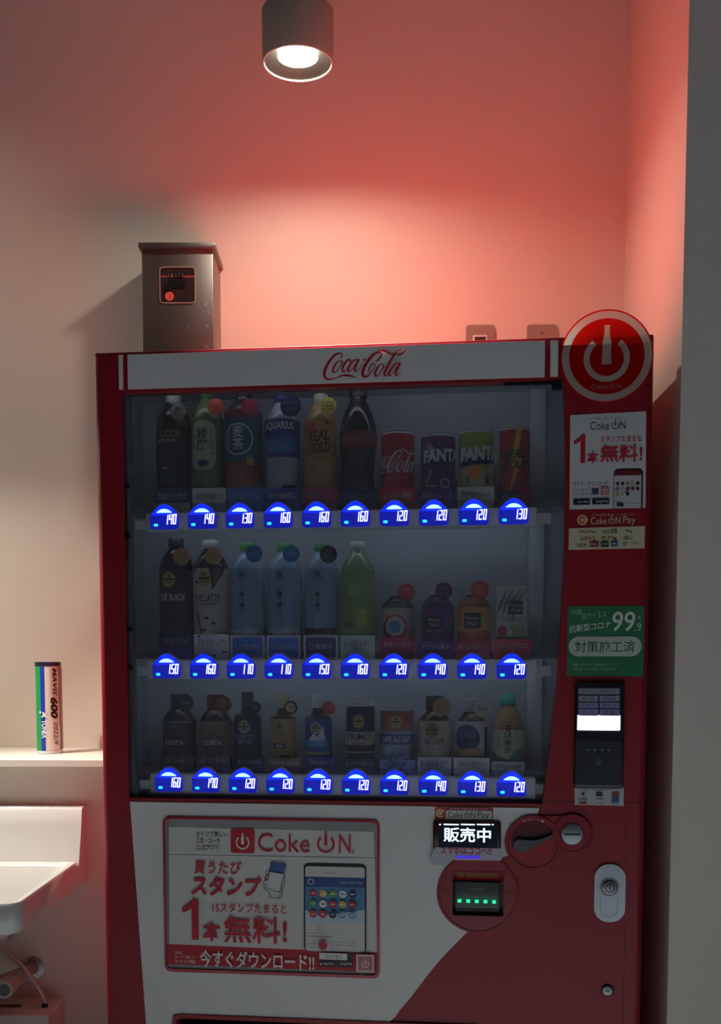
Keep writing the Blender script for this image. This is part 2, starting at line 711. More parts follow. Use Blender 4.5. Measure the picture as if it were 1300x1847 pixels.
# rounded vertical edges and the top lip
for side in (0, 1):
    bm = bmesh.new()
    pts = [(ER, .0002)] + [(ER - ER * math.sin(a), ER - ER * math.cos(a)) for a in (PI / 2 * k / 8 for k in range(1, 9))] + [(0, .06), (ER, .06)]
    if side:
        pts = [(WD - x, y) for x, y in pts][::-1]
    prism_z(bm, pts, .1, TOP - .004)
    bmesh.ops.recalc_face_normals(bm, faces=bm.faces[:])
    finish('edge_trim', bm, RED, vm, True)
bm = bmesh.new(); box(bm, .002, .002, TOP - .006, WD - .002, .075, TOP, bev=.002)
finish('top_lip', bm, RED, vm, True)

# white header with the script wordmark
u0, w0, u1, w1 = MB(215, 637, 1006, 700)
hz0, hz1 = 1.7455, 1.8085
bm = bmesh.new()
for a, b in ((215, 222), (231, 982), (992, 1006)):
    box(bm, M(a, 660)[0], -.0035, hz0, M(b, 660)[0], .001, hz1)
banner = finish('header_panel', bm, WHITE_PANEL, vm)
g = G(-.0037)
a, b, c, d = MB(583, 634, 734, 685)
logo(g, a, b, c, d, PRINT_RED)
g.build('lettering', banner)

# display recess behind the glass
rows_z = (1.5365, 1.2560)
DB = .165
IN_R = .895
bm = bmesh.new()
box(bm, .04, DB, .955, IN_R, DB + .01, 1.76)
box(bm, .030, .031, .955, .040, DB + .01, 1.76)
box(bm, IN_R, .031, .955, IN_R + .01, DB + .01, 1.76)
box(bm, .03, .031, .945, IN_R + .01, DB + .01, .955)
box(bm, .03, .031, 1.76, IN_R + .01, DB + .01, 1.77)
finish('display_interior', bm, mat('#a9b0b8', .6, name='display_lining'), vm)
u_band = M(952, 1000, DB)[0]
bm = bmesh.new(); box(bm, u_band, DB - .03, .956, u_band + .03, DB, 1.759, bev=.003)
finish('side_channel', bm, mat('#b4bac0', .5), vm, True)
# glass
bm = bmesh.new(); plate(bm, [win], .010, .013)
gl = finish('window_glass', bm, glass_mat('front_glass'), vm)
FILL_BAR = mat('#c4d0e4', .4, emit=2.0, name="display_fill_glow")  # hidden glowing bars added to brighten the display recess
for va_, zt in ((.033, 1.755), (.0535, rows_z[0] - .0400), (.0535, rows_z[1] - .0410)):
    bm = bmesh.new()
    box(bm, .10, va_, zt - .007, .82, va_ + .008, zt)
    finish('display_fill_bar', bm, FILL_BAR, vm)
# slim inner gasket along the left of the window
bm = bmesh.new()
box(bm, .0545, .013, .974, .0635, .03, 1.7395)
finish('window_gasket', bm, mat('#6d7378', .5), vm)
for yy in (876, 966, 1135, 1205):
    uu, ww = M(222, yy)
    box_obj('hinge_clip', BLACK, vm, .0545, .004, ww - .004, .064, .012, ww + .004)
# black bar and block in the top right corner of the window
bm = bmesh.new()
a, b, c, d = MB(908, 691, 1000, 696, .012); box(bm, a, .002, b, c, .009, d)
a, b, c, d = MB(995, 688, 1011, 706, .012); box(bm, a, -.002, b, c, .009, d, bev=.001)
finish('black_bar', bm, BLACK, vm)

# ---- price rails and buttons
RAIL_V = .022
rows = [dict(l=(262, 943), r=(968, 933), z0=1.4845, z1=1.519, bz=1.5085, bu=(.1278, .7860),
             p=['140', '140', '130', '160', '160', '160', '120', '120', '120', '130'], base=1.5365),
        dict(l=(265, 1206), r=(968, 1207), z0=1.2030, z1=1.2400, bz=1.2250, bu=(.1281, .7849),
             p=['150', '160', '110', '110', '150', '160', '120', '140', '140', '120'], base=1.2560),
        dict(l=(270, 1414), r=(966, 1419), z0=.9795, z1=1.0195, bz=1.0060, bu=(.1295, .7872),
             p=['160', '170', '120', '120', '120', '120', '120', '140', '130', '120'], base=1.0240)]
RAILM = mat('#e6e7e4', .4, name='rail_plastic')
BLUE = mat('#0412b4', .25, emit=.55, name='button_blue_window')
BLUE_TOP = mat('#0626ff', .3, emit=1.0, name='button_blue_glow')
BLUE_HI = mat('#8ae0ff', .3, emit=2.6, name='button_lamp_glow')
LED = mat('#22c8ff', .3, emit=1.6, name='indicator_glow')
DIGIT = mat('#f4f6ff', .3, emit=1.5, name='price_digit_glow')
BW, BH = .0550, .0480


def button_outline(s=1., dz=0.):
    w, zb, zs, za = BW / 2 * s, -BH * .44 * s, BH * .10 * s, BH * .55 * s
    pts = [(-w + .006, zb), (w - .006, zb), (w - .0015, zb + .002), (w, zb + .007), (w, zs)]
    n = 18
    for k in range(1, n):
        t = 1 - 2 * k / n
        pts.append((w * t, zs + (za - zs) * (.5 + .5 * math.cos(PI * t)) ** .5))
    pts += [(-w, zs), (-w, zb + .007), (-w + .0015, zb + .002)]
    return [(x, z + dz) for x, z in pts]


SEG = {'0': 'abcdef', '1': 'bc', '2': 'abdeg', '3': 'abcdg', '4': 'bcfg', '5': 'acdfg', '6': 'acdefg', '7': 'abcf'}


def digits(g, s, x0, z0, x1, z1, m):
    n = len(s)
    pitch = (x1 - x0) / n
    w, h = pitch * .76, z1 - z0
    t = h * .10
    for i, ch in enumerate(s):
        ox = x0 + i * pitch

        def P(x, z):
            return (ox + x + z * .10, z0 + z)
        seg = {'a': (0, h - t, w, h), 'g': (0, h / 2 - t / 2, w, h / 2 + t / 2), 'd': (0, 0, w, t),
               'b': (w - t, h / 2, w, h), 'c': (w - t, 0, w, h / 2), 'f': (0, h / 2, t, h), 'e': (0, 0, t, h / 2)}
        for k in SEG[ch]:
            a, b, c, d = seg[k]
            g.quad([P(a, b), P(c, b), P(c, d), P(a, d)], m)


meshes = {}


def button(u, w, price):
    if 'bezel' not in meshes:
        bm = bmesh.new(); plate(bm, [button_outline(1.05)], RAIL_V - .004, RAIL_V + .006)
        o = finish('selection_button', bm, RAILM); meshes['bezel'] = o.data; bpy.data.objects.remove(o)
        bm = bmesh.new(); plate(bm, [button_outline(1.)], RAIL_V - .006, RAIL_V - .003)
        o = finish('button_lens', bm, BLUE); meshes['lens'] = o.data; bpy.data.objects.remove(o)
        gg = G(RAIL_V - .0062)
        pts = []
        for k in range(25):
            a = PI * k / 24
            pts.append((.0150 * math.cos(a), .0100 + .0070 * math.sin(a) ** 1.8))
        dome = [p for p in button_outline(.97) if p[1] > .0065]
        gg.poly([(-BW / 2 * .9, .0055)] + sorted(dome, key=lambda p: p[0]) + [(BW / 2 * .9, .0055)], BLUE_TOP)
        gg.poly(pts, BLUE_HI)
        o = gg.build('lamp_glow'); meshes['glow'] = o.data; bpy.data.objects.remove(o)
        gg = G(RAIL_V - .0062); gg.rrect(-.0205, -.0155, -.0125, -.0105, .001, LED)
        o = gg.build('indicator_lamp'); meshes['led'] = o.data; bpy.data.objects.remove(o)
    b = bpy.data.objects.new('selection_button', meshes['bezel'])
    COL.objects.link(b); b.parent = vm; b.location = (u, 0, w)
    for nm, k in (('button_lens', 'lens'), ('lamp_glow', 'glow'), ('indicator_lamp', 'led')):
        o = bpy.data.objects.new(nm, meshes[k]); COL.objects.link(o); o.parent = b
    if price not in meshes:
        gg = G(RAIL_V - .0062)
        digits(gg, price, .0005, -.0120, .0250, .0070, DIGIT)
        o = gg.build('price_digits'); meshes[price] = o.data; bpy.data.objects.remove(o)
    o = bpy.data.objects.new('price_digits', meshes[price]); COL.objects.link(o); o.parent = b


for ri, r in enumerate(rows):
    ul, ur = M(*r['l'], RAIL_V)[0], M(*r['r'], RAIL_V)[0]
    bm = bmesh.new(); box(bm, ul, RAIL_V, r['z0'], ur, RAIL_V + .03, r['z1'], bev=.003, seg=3)
    finish('price_rail', bm, RAILM, vm, True)
    bm = bmesh.new()
    zc = (r['z0'] + r['z1']) / 2 - .002
    box(bm, .0645, RAIL_V + .012, zc - .010, ul - .001, RAIL_V + .022, zc + .007)
    finish('rail_bracket', bm, RAILM, vm)
    bm = bmesh.new()
    box(bm, ur + .001, RAIL_V + .012, zc - .010, ur + .026, RAIL_V + .022, zc + .009)
    finish('rail_bracket', bm, RAILM, vm)
    bm = bmesh.new(); box(bm, .041, RAIL_V + .032, r['base'] - .014, IN_R - .001, DB - .032, r['base'])
    finish('display_shelf', bm, mat('#5a6068', .6), vm)
    for i in range(10):
        u = r['bu'][0] + (r['bu'][1] - r['bu'][0]) * i / 9
        button(u, r['bz'], r['p'][i])

# ---- lower white panel
low = [M(235, 1441), M(972, 1453), M(967, 1480), M(930, 1540), M(870, 1556), M(800, 1575), M(806, 1650), M(843, 1680)]
tail = crom([(*M(843, 1680),), (*M(790, 1735),), (*M(745, 1793),), (*M(706, 1847),), (.53, .43), (.50, .31), (.485, .13)], 5)
low = low[:-1] + tail + [(.145, .13), (M(264, 1847)[0], M(264, 1847)[1])]
low[0] = (low[0][0], .9665)
low[1] = (low[1][0], .9665)
# the panel is cut around the outlet; the outlet's right end runs under the red sweep
bm = bmesh.new()
oz = out_t + .006
up_poly = [low[0], low[1]] + [p for p in low[2:] if p[1] > oz + .002]
wl = M(264, 1847)
lx = lambda z: low[0][0] + (wl[0] - low[0][0]) * (low[0][1] - z) / (low[0][1] - wl[1])
up_poly += [(up_poly[-1][0] - .012, oz), (lx(oz), oz)]
plate(bm, [up_poly], -.0022, .0005)
plate(bm, [[(lx(oz), oz), (out_l - .006, oz), (out_l - .006, .14), (lx(.14), .14)]], -.0022, .0005)
finish('lower_panel', bm, WHITE_PANEL, vm)
# outlet
bm = bmesh.new()
ob = outlet
ox1 = max(p[0] for p in outlet)
plate(bm, [rrect_pts(out_l - .007, .323, ox1 + .007, out_t + .007, .015), rrect_pts(out_l + .001, .331, ox1 - .001, out_t - .001, .011)], -.006, .02)
fr = finish('outlet_frame', bm, RED, vm)
bm = bmesh.new()
box(bm, out_l - .004, .058, .32, ox1 + .004, .064, out_t + .004)
box(bm, out_l + .004, .02, .335, ox1 - .004, .028, out_t - .025)
finish('outlet_flap', bm, mat('#3b3f46', .25, name='smoky_flap'), vm)

# ---- power emblem word "Coke ON" used on several prints


def coke_on(g, x0, z0, x1, z1, m, end=''):
    w = x1 - x0
    h = z1 - z0
    zt = z0 + h * .83
    g.text('Coke', x0, z0, x0 + w * .54, zt, m)
    cx, r = x0 + w * .705, min(h * .40, w * .105)
    cz = z0 + h * .40
    g.ring(cx, cz, r * .76, r, m, 128, 412)
    g.bottle(cx, cz - r * .15, z1, r * .34, m)
    g.text('N', x0 + w * .84, z0 + h * .02, x0 + w * (.96 if end else 1.), zt, m)
    if end:
        g.ring(x1 - h * .06, z0 + h * .07, h * .03, h * .055, m)


def big_one(g, x0, z0, x1, z1, m):
    w, h = x1 - x0, z1 - z0
    pts = [(.62, 0), (.98, 0), (1, .02), (1, .97), (.97, 1), (.72, 1), (.55, .93), (.30, .83), (.03, .78), (0, .74), (.05, .67),
           (.10, .66), (.40, .72), (.60, .78), (.60, .02)]
    g.poly([(x0 + a * w, z0 + b * h) for a, b in pts], m)


def coke_on_pay(g, x0, z0, x1, z1, m):
    w = x1 - x0
    coke_on(g, x0, z0 + (z1 - z0) * .15, x0 + w * .66, z1, m)
    g.text('Pay', x0 + w * .72, z0, x1, z1 * .9 + z0 * .1, m)


def smalltext(g, s, box_px, m, v=0., **k):
    g.text(s, *MB(*box_px, v), m, **k)


# ---- poster frame in the lower panel
pu0, pw0, pu1, pw1 = MB(297, 1475.5, 685, 1757)
bm = bmesh.new()
plate(bm, [rrect_pts(pu0, pw0, pu1, pw1, .012), rrect_pts(pu0 + .004, pw0 + .006, pu1 - .004, pw1 - .004, .009)], -.007, -.001)
poster = finish('poster_frame', bm, mat('#a81528', .35, coat=.3), vm)
g = G(-.0024)
g.rrect(pu0 + .002, pw0 + .002, pu1 - .002, pw1 - .002, .010, '#8f9694')
g.quad([M(305, 1491), M(674, 1500), M(681, 1719), M(303, 1702)], '#cfd3cf')
g.quad([M(301, 1702), M(682, 1718), M(682, 1753), M(301, 1738)], '#b01a30')
g.quad([M(305, 1540), M(681, 1546.5), M(681, 1547.5), M(305, 1541)], '#6a706e')
g.quad([M(303, 1478), M(304.5, 1478), M(306, 1702), M(304.5, 1702)], '#5a605e')
g.build('poster_sheet', poster)
g = G(-.0040)
R_, K_ = PRINT_RED, mat('#33363a', .5)
for i, s in enumerate(('おトクで楽しい', 'コカ・コーラ', '公式アプリ')):
    smalltext(g, s, (355, 1499 + 12 * i, (411, 397, 396)[i], 1508.5 + 12 * i), K_, bold=.008)
a, b, c, d = MB(417, 1494, 460, 1538)
g.rrect(a, b, c, d, .005, R_)
g.power((a + c) / 2, (b + d) / 2 - .003, .0135, PRINT_WHITE)
coke_on(g, *MB(466, 1497, 640, 1537), R_, end='r')
smalltext(g, '買うたび', (351, 1552, 437, 1576), R_, bold=.016, shear=.12)
smalltext(g, 'スタンプ', (346, 1579, 473, 1615), R_, bold=.035, shear=.12)
smalltext(g, '15スタンプたまると', (385, 1628, 518, 1645), R_, bold=.012)
big_one(g, *MB(330, 1620, 360, 1693), R_)
smalltext(g, '本', (367, 1661, 400, 1696), R_, bold=.03)
smalltext(g, '無料!', (405, 1651, 519, 1700), R_, bold=.016)
smalltext(g, '今すぐダウンロード!!', (362, 1714, 568, 1745), PRINT_WHITE, bold=.02, skew=-.006)
for i, s in enumerate(('さあ今、', 'おトクで楽しい', 'サービスが満載。')):
    smalltext(g, s, (318, 1713 + 8 * i, (332, 354, 356)[i], 1719 + 8 * i), PRINT_WHITE)
g.rect(*MB(577, 1717, 627, 1729), PRINT_WHITE)
smalltext(g, 'コークオン', (588, 1719, 618, 1727), K_)
g.rect(*MB(627.5, 1718, 637, 1729), K_)
g.rrect(*MB(577, 1730, 606, 1741), .001, BLACK)
g.rrect(*MB(608, 1730, 637, 1742), .001, BLACK)
smalltext(g, 'App Store', (585, 1733, 604, 1739), PRINT_WHITE)
smalltext(g, 'Google Play', (614, 1733, 636, 1739), PRINT_WHITE)
g.circ(*M(581, 1736), .002, PRINT_WHITE)
a, b, c, d = MB(643.5, 1719, 676, 1751)
g.rect(a, b, c, d, '#d6c4c4')
g.rect(a + .004, b + .004, c - .004, d - .004, '#b8767e')
g.ring((a + c) / 2, (b + d) / 2 - .001, .0055, .0072, mat('#e6d6d6', .5), 128, 412)
g.bottle((a + c) / 2, (b + d) / 2 - .002, (b + d) / 2 + .009, .003, mat('#e6d6d6', .5))
g.build('lettering', poster)
# phone picture
g = G(-.0040)
a, b, c, d = MB(548.5, 1557, 661, 1711)
g.rrect(a, b - .006, c, d, .009, '#15171b')
g.rrect(a + .003, b - .005, c - .003, d - .006, .006, '#cfd2cf')
g.rect(a + .003, d - .045, c - .003, d - .026, '#2c4c86')
g.rect(a + .003, b + .050, c - .003, d - .045, '#4f86b4')
g.quad([(a + .003, b + .050), (c - .003, b + .050), (c - .003, b + .078), (a + .030, b + .064), (a + .003, b + .075)], '#b9cdd8')
g.text('Coke ON', a + .042, d - .020, a + .062, d - .0165, K_)
g.text('Coke ON Pay', a + .070, d - .038, c - .008, d - .034, PRINT_WHITE)
g.ring(a + .014, d - .0355, .0045, .006, PRINT_WHITE)
cols = ['#b8303c', '#c8b050', '#5a9a50', '#e0e2e0', '#1c2c58', '#58a058', '#e0e2e0', '#b8303c', '#c8b050', '#98202c',
        '#c03040', '#b8303c', '#1c2c58', '#7aa4c0', '#7aa4c0']
for i, cc in enumerate(cols):
    x = a + .019 + (i % 5) * .0188
    z = d - .0575 - (i // 5) * .0195
    g.circ(x, z, .0072, cc, 20)
    g.rect(x - .004, z - .001, x + .004, z + .001, '#e6e6e6' if cc[1] not in 'e' else '#2a3a66')
g.rect(a + .006, b + .026, a + .055, b + .0272, '#7a2a30')
g.rect(a + .006, b + .032, a + .050, b + .0328, '#8a8a86')
g.circ(a + .038, b + .009, .0085, '#b8304a', 20)
for k, (x0, x1) in enumerate(((.052, .105), (.052, .105), (.052, .062))):
    g.text(('あなたのスタンプがたまりました。', 'おトクなチケットと交換できる', 'ます')[k], a + x0, b + .0145 - .006 * k, a + x1, b + .018 - .006 * k, K_)
for k in range(2):
    g.text('スタンプを使う', a + .006, b + .010 - .006 * k, a + .027, b + .0135 - .006 * k, K_)
g.build('phone_picture', poster)
# hand holding a phone, line drawing
g = G(-.0040)


def PX(*pts, w=.0012):
    return [(*M(x, y), w) for x, y in pts]


g.quad(ML([(489, 1553), (516, 1558), (512, 1576), (487, 1572)]), '#3d5f93')
g.quad(ML([(487, 1572), (512, 1576), (503, 1607), (484, 1600)]), '#d6d9d6')
for pts in ([(491, 1552), (516, 1557), (510, 1590), (504, 1608), (482, 1600)], [(491, 1552), (487, 1570), (484, 1584)],
            [(487, 1568), (481, 1570), (481, 1577), (487, 1575)], [(486, 1577), (479, 1580), (479, 1586), (485, 1584)],
            [(484, 1586), (477, 1589), (477, 1595), (483, 1593)], [(478, 1595), (477, 1601), (486, 1609), (487, 1618)],
            [(487, 1618), (507, 1618), (510, 1607), (514, 1592), (515, 1578)], [(488, 1571), (512, 1575)]):
    g.stroke(PX(*pts), K_, 4)
g.build('hand_drawing', poster)

# ---- red coin panel
CP = mat('#8c1424', .35, coat=.15, name='coin_panel_red')


def disc_bm(bm, cx, cz, r, y0, y1, bev=.004, seg=48, mi=0):
    """disc facing the viewer with a rounded rim, y0 front, y1 back"""
    prof = [(r, y1), (r, y0 + bev), (r - bev * .3, y0 + bev * .3), (r - bev, y0)]
    rings = []
    for rr, y in prof:
        rings.append([bm.verts.new((cx + rr * math.cos(2 * PI * k / seg), y, cz + rr * math.sin(2 * PI * k / seg))) for k in range(seg)])
    for a, b in zip(rings, rings[1:]):
        for k in range(seg):
            bm.faces.new((a[k], a[(k + 1) % seg], b[(k + 1) % seg], b[k])).material_index = mi
    bm.faces.new(rings[-1]).material_index = mi


def ring_bm(bm, cx, cz, r0, r1, y0, y1, seg=48, mi=0):
    prof = [(r1, y1), (r1 + .0, y0 + .002), (r1 - .001, y0), (r0 + .001, y0), (r0, y0 + .002), (r0, y1)]
    rings = [[bm.verts.new((cx + rr * math.cos(2 * PI * k / seg), y, cz + rr * math.sin(2 * PI * k / seg))) for k in range(seg)] for rr, y in prof]
    for a, b in zip(rings, rings[1:]):
        for k in range(seg):
            bm.faces.new((a[k], a[(k + 1) % seg], b[(k + 1) % seg], b[k])).material_index = mi


cb, cl_, cs = M(861, 1610), M(961, 1519), M(1031, 1503)
k1 = .00104
bill_hole = rrect_pts(*MB(815, 1573, 909, 1652), .003)
bm = bmesh.new()
plate(bm, [circ_pts(*cb, .074, 56), bill_hole], -.0055, .0)
ring_bm(bm, *cb, .071, .076, -.0075, 0, 56)
plate(bm, [circ_pts(*cl_, .050, 48)], -.006, 0)
ring_bm(bm, *cl_, .046, .052, -.0085, 0)
plate(bm, [circ_pts(*cs, .034, 40)], -.0065, 0)
ring_bm(bm, *cs, .032, .037, -.008, 0)
plate(bm, [[(cb[0] - .045, cb[1] + .060), (cl_[0] - .042, cl_[1] - .028), (cl_[0] - .045, cl_[1]), (cl_[0], cl_[1] + .048),
            (cs[0] - .005, cs[1] + .034), (cs[0] + .020, cs[1] - .027), (cl_[0] + .030, cl_[1] - .040), (cb[0] + .065, cb[1] + .030)]], -.0048, 0)
finish('coin_panel', bm, CP, vm)

# return lever
bm = bmesh.new()
disc_bm(bm, *cl_, .0405, -.0068, 0, .001)
lever = finish('return_lever_dish', bm, mat('#5e0d16', .35, coat=.3), vm)
g = G(-.0070)
g.poly([(cl_[0] + .0395 * math.cos(math.radians(a)), cl_[1] + .0395 * math.sin(math.radians(a))) for a in range(197, 376, 8)]
       + [(cl_[0] + .020, cl_[1] + .004), (cl_[0] - .010, cl_[1] - .012)], '#9c1220')
g.build('dish_lip', lever)
bm = bmesh.new()
lv = crom([(-.036, -.006), (-.034, .003), (-.026, .0075), (-.012, .006), (.006, .007), (.022, .012), (.035, .017),
           (.030, .010), (.016, .002), (.000, -.006), (-.010, -.013), (-.022, -.017), (-.031, -.014), (-.036, -.006)], 4)[:-1]
plate(bm, [[(cl_[0] + x, cl_[1] + z) for x, z in lv]], -.019, -.0072)
finish('return_lever', bm, mat('#50565a', .35), vm)
g = G(-.0064)
n = 7
for i, ch in enumerate('返却レバー'):
    a = math.radians(112 - i * 11)
    x, z = cl_[0] + .0440 * math.cos(a), cl_[1] + .0440 * math.sin(a)
    g.text(ch, x - .003, z - .003, x + .003, z + .003, mat('#d8a0a4', .5))
g.build('lettering', lever)

# coin slot
bm = bmesh.new()
disc_bm(bm, *cs, .0205, -.012, 0, .004)
coin = finish('coin_slot', bm, STEEL, vm, True)
g = G(-.0121)
g.rrect(cs[0] - .015, cs[1] - .0016, cs[0] + .015, cs[1] + .0016, .0015, BLACK)
g.build('slot_opening', coin)

# bill acceptor
a, b, c, d = MB(815, 1573, 909, 1652)
bm = bmesh.new()
plate(bm, [rrect_pts(a - .002, b - .002, c + .002, d + .002, .004), rrect_pts(a + .0015, b + .0015, c - .0015, d - .0015, .003)], -.0068, .02)
box(bm, a, .022, b, c, .026, d)
v = [bm.verts.new(p) for p in ((a, -.004, d - .002), (c, -.004, d - .002), (c, .012, d - .020), (a, .012, d - .020))]
bm.faces.new(v)
ba = finish('bill_acceptor', bm, mat('#7e0f1b', .35, coat=.2), vm)
a2, b2, c2, d2 = MB(820, 1592, 901, 1646)
bm = bmesh.new(); box(bm, a2, .004, b2, c2, .022, d2, bev=.002)
box(bm, a2 + .006, .002, b2 + .012, c2 - .006, .004, b2 + .020)
mod = finish('bill_mouth', bm, mat('#4c5554', .35), ba, True)
g = G(.0039)
g.ring((a2 + c2) / 2, d2 - .018, .004, .0052, '#6d7775')
g.rrect((a2 + c2) / 2 - .014, d2 - .014, (a2 + c2) / 2 + .014, d2 - .012, .0008, '#6d7775')
g.rect(a2 + .004, b2 + .001, c2 - .004, b2 + .007, BLACK)
g.build('mouth_marks', ba)
GREEN = mat('#1cff92', .3, emit=1.7, name='green_led_glow')
for i in range(5):
    x, z = M(828.5 + 15.6 * i, 1625 + .5 * i)
    bm = bmesh.new(); box(bm, x - .0032, -.0012, z - .0026, x + .0032, .003, z + .0026, bev=.0008)
    finish('green_light', bm, GREEN, ba)
g = G(-.0058)
for px in (804, 919):
    x, z = M(px, 1606 if px < 850 else 1611)
    g.ring(x, z, .0032, .0046, BLACK, 0, 180)
    g.rect(x - .0046, z - .006, x - .0032, z, BLACK)
    g.rect(x + .0032, z - .006, x + .0046, z, BLACK)
g.build('slot_marks', ba)

# lit display
a, b, c, d = MB(781, 1480, 903, 1532)
bm = bmesh.new()
box(bm, a, -.012, b, c, 0, d, bev=.004, seg=3)
disp = finish('status_display', bm, mat('#3a0e18', .3, coat=.3), vm, True)
a, b, c, d = MB(791, 1484, 897, 1527)
g = G(-.0121)
g.rect(a, b, c, d, mat('#0a1624', .2, emit=.15))
g.build('display_screen', disp)
g = G(-.0126)
TXTGLOW = mat('#d2f4ff', .3, emit=2.4, name='display_text_glow')
smalltext(g, '販売中', (800, 1493, 885, 1519), TXTGLOW, -.012, bold=.012)
for x0, x1 in ((792, 795), (800, 827), (831, 856), (860, 884), (887, 890)):
    g.rect(*MB(x0, 1486, x1, 1488, -.012), TXTGLOW)
g.build('lettering', disp)
# sign and sill below the display
bm = bmesh.new()
plate(bm, [[M(786, 1526), M(903, 1528), M(906, 1545), M(902, 1550), M(815, 1549), M(800, 1559), M(777, 1556), M(776, 1545)]], -.014, 0)
sill = finish('phone_sill', bm, mat('#b9bac6', .3), vm)
g = G(-.0142)
smalltext(g, 'スマホはココへ!!', (794, 1528, 886, 1541), PRINT_RED, -.014, bold=.02)
g.build('lettering', sill)
bm = bmesh.new()
a, b, c, d = MB(823, 1543.5, 866, 1548.5, -.014)
box(bm, a, -.0155, b, c, -.0142, d)
finish('sill_light', bm, mat('#5a3cff', .3, emit=.35), sill)
# pay sticker above the display
a, b, c, d = MB(803, 1456, 889, 1478)
g = G(-.0024)
g.rrect(*MB(784, 1455, 804, 1478), .004, '#b5402c')
g.ring(*M(794, 1466.5), .005, .008, mat('#d9c8b4', .5), 20, 300)
g.circ(*M(794, 1466.5), .0035, '#d9c8b4')
g.rrect(a, b, c, d, .003, '#8e2334')
g.rect(a + .001, b + .001, c - .002, d - .006, '#c9c5c0')
coke_on_pay(g, *MB(808, 1462, 882, 1477), K_)
smalltext(g, 'スマホで支払えるサービス', (812, 1456.5, 880, 1460.5), PRINT_WHITE)
g.build('pay_sticker', vm)

# ---- lock plate and small key lock
lx0, lz0, lx1, lz1 = MB(1071, 1558, 1127, 1662)
bm = bmesh.new()
plate(bm, [rrect_pts(lx0, lz0, lx1, lz1, .026, 10)], -.006, 0)
lock = finish('lock_plate', bm, mat('#b4b8ba', .3, .6, name='lock_metal'), vm)
mx, mz = M(1098, 1599)
bm = bmesh.new()
ring_bm(bm, mx, mz, .014, .0175, -.008, -.006)
plate(bm, [rrect_pts(mx - .0165, lz0 + .010, mx + .0165, mz - .004, .015, 8), rrect_pts(mx - .0150, lz0 + .0115, mx + .0150, mz - .005, .0135, 8)], -.0068, -.0058)
disc_bm(bm, mx, mz, .013, -.016, -.006, .003)
finish('lock_cylinder', bm, STEEL, lock, True)
g = G(-.0162)
g.ring(mx, mz, .0065, .0085, mat('#3a3e40', .3, .8))
g.rect(mx - .001, mz - .004, mx + .001, mz + .005, BLACK)
g.build('key_hole', lock)
kx, kz = M(1095, 1786)
bm = bmesh.new()
disc_bm(bm, kx, kz, .0120, -.003, 0, .002)
kl = finish('key_lock', bm, BLACK, vm, True)
bm = bmesh.new(); disc_bm(bm, kx, kz, .0095, -.005, -.002, .002)
finish('lock_face', bm, STEEL, kl, True)
g = G(-.0052); g.rrect(kx - .004, kz - .001, kx + .004, kz + .001, .0008, BLACK)
g.build('key_hole', kl)
# door seams
g = G(-.0002)
g.rect(*MB(976, 1446, 1163, 1447.5), '#4a0a10')
x, z = M(1127, 1662)
g.rect(x - .0006, .12, x + .0006, z, '#4a0a10')
x2, z2 = M(1129, 1452)
g.rect(x2 - .0004, M(1127, 1560)[1], x2 + .0004, z2, '#6a0c14')
g.build('door_seam', vm)

# ---- round translucent sign
rc, rz_, RR = .9466, 1.778, .0815
bm = bmesh.new()
loops = lambda r: circ_pts(rc, rz_, r, 64)
bz0, bz1, bw = rz_ - .014, rz_ + .054, .016
half = [(.5, 0), (.5, .18), (.44, .3), (.5, .45), (.5, .55), (.3, .75), (.27, .9), (.3, .92), (.3, 1)]
bott = [(rc + a_ * bw, bz0 + b_ * (bz1 - bz0)) for a_, b_ in half] + [(rc - a_ * bw, bz0 + b_ * (bz1 - bz0)) for a_, b_ in half[::-1]]
def arc_band(cx, cz, r0, r1, a0, a1, n=40):
    aa = [math.radians(a0 + (a1 - a0) * k / n) for k in range(n + 1)]
    return [(cx + r1 * math.cos(t), cz + r1 * math.sin(t)) for t in aa] + [(cx + r0 * math.cos(t), cz + r0 * math.sin(t)) for t in aa[::-1]]
pw_ring = arc_band(rc, rz_ - .004, .030, .0405, 128, 412)
fill_loops(bm, [loops(RR), loops(RR - .0028)], -.0032, 0)
fill_loops(bm, [loops(RR - .0028), loops(.066)], -.0032, 1)
fill_loops(bm, [loops(.066), bott, pw_ring], -.0032, 0)
fill_loops(bm, [bott], -.0032, 1)
fill_loops(bm, [pw_ring], -.0032, 1)
sign = finish('round_sign', bm, [translucent_mat('#e02018'), translucent_mat('#e6dcd0')], vm)
g = G(-.0034)
coke_on(g, rc - .026, rz_ - .057, rc + .026, rz_ - .046, mat('#b06a6c', .5))
g.build('lettering', sign)
bm = bmesh.new()
box(bm, rc - .02, -.0030, rz_ - .05, rc + .02, .0, rz_ - .01)
finish('sign_pad', bm, mat('#7a1018', .5), sign)

# ---- sticker with the free-drink offer
def sheet(name, pts_px, m, y=-.0008):
    bm = bmesh.new()
    plate(bm, [ML(pts_px)], y, .0002)
    return finish(name, bm, m, vm)


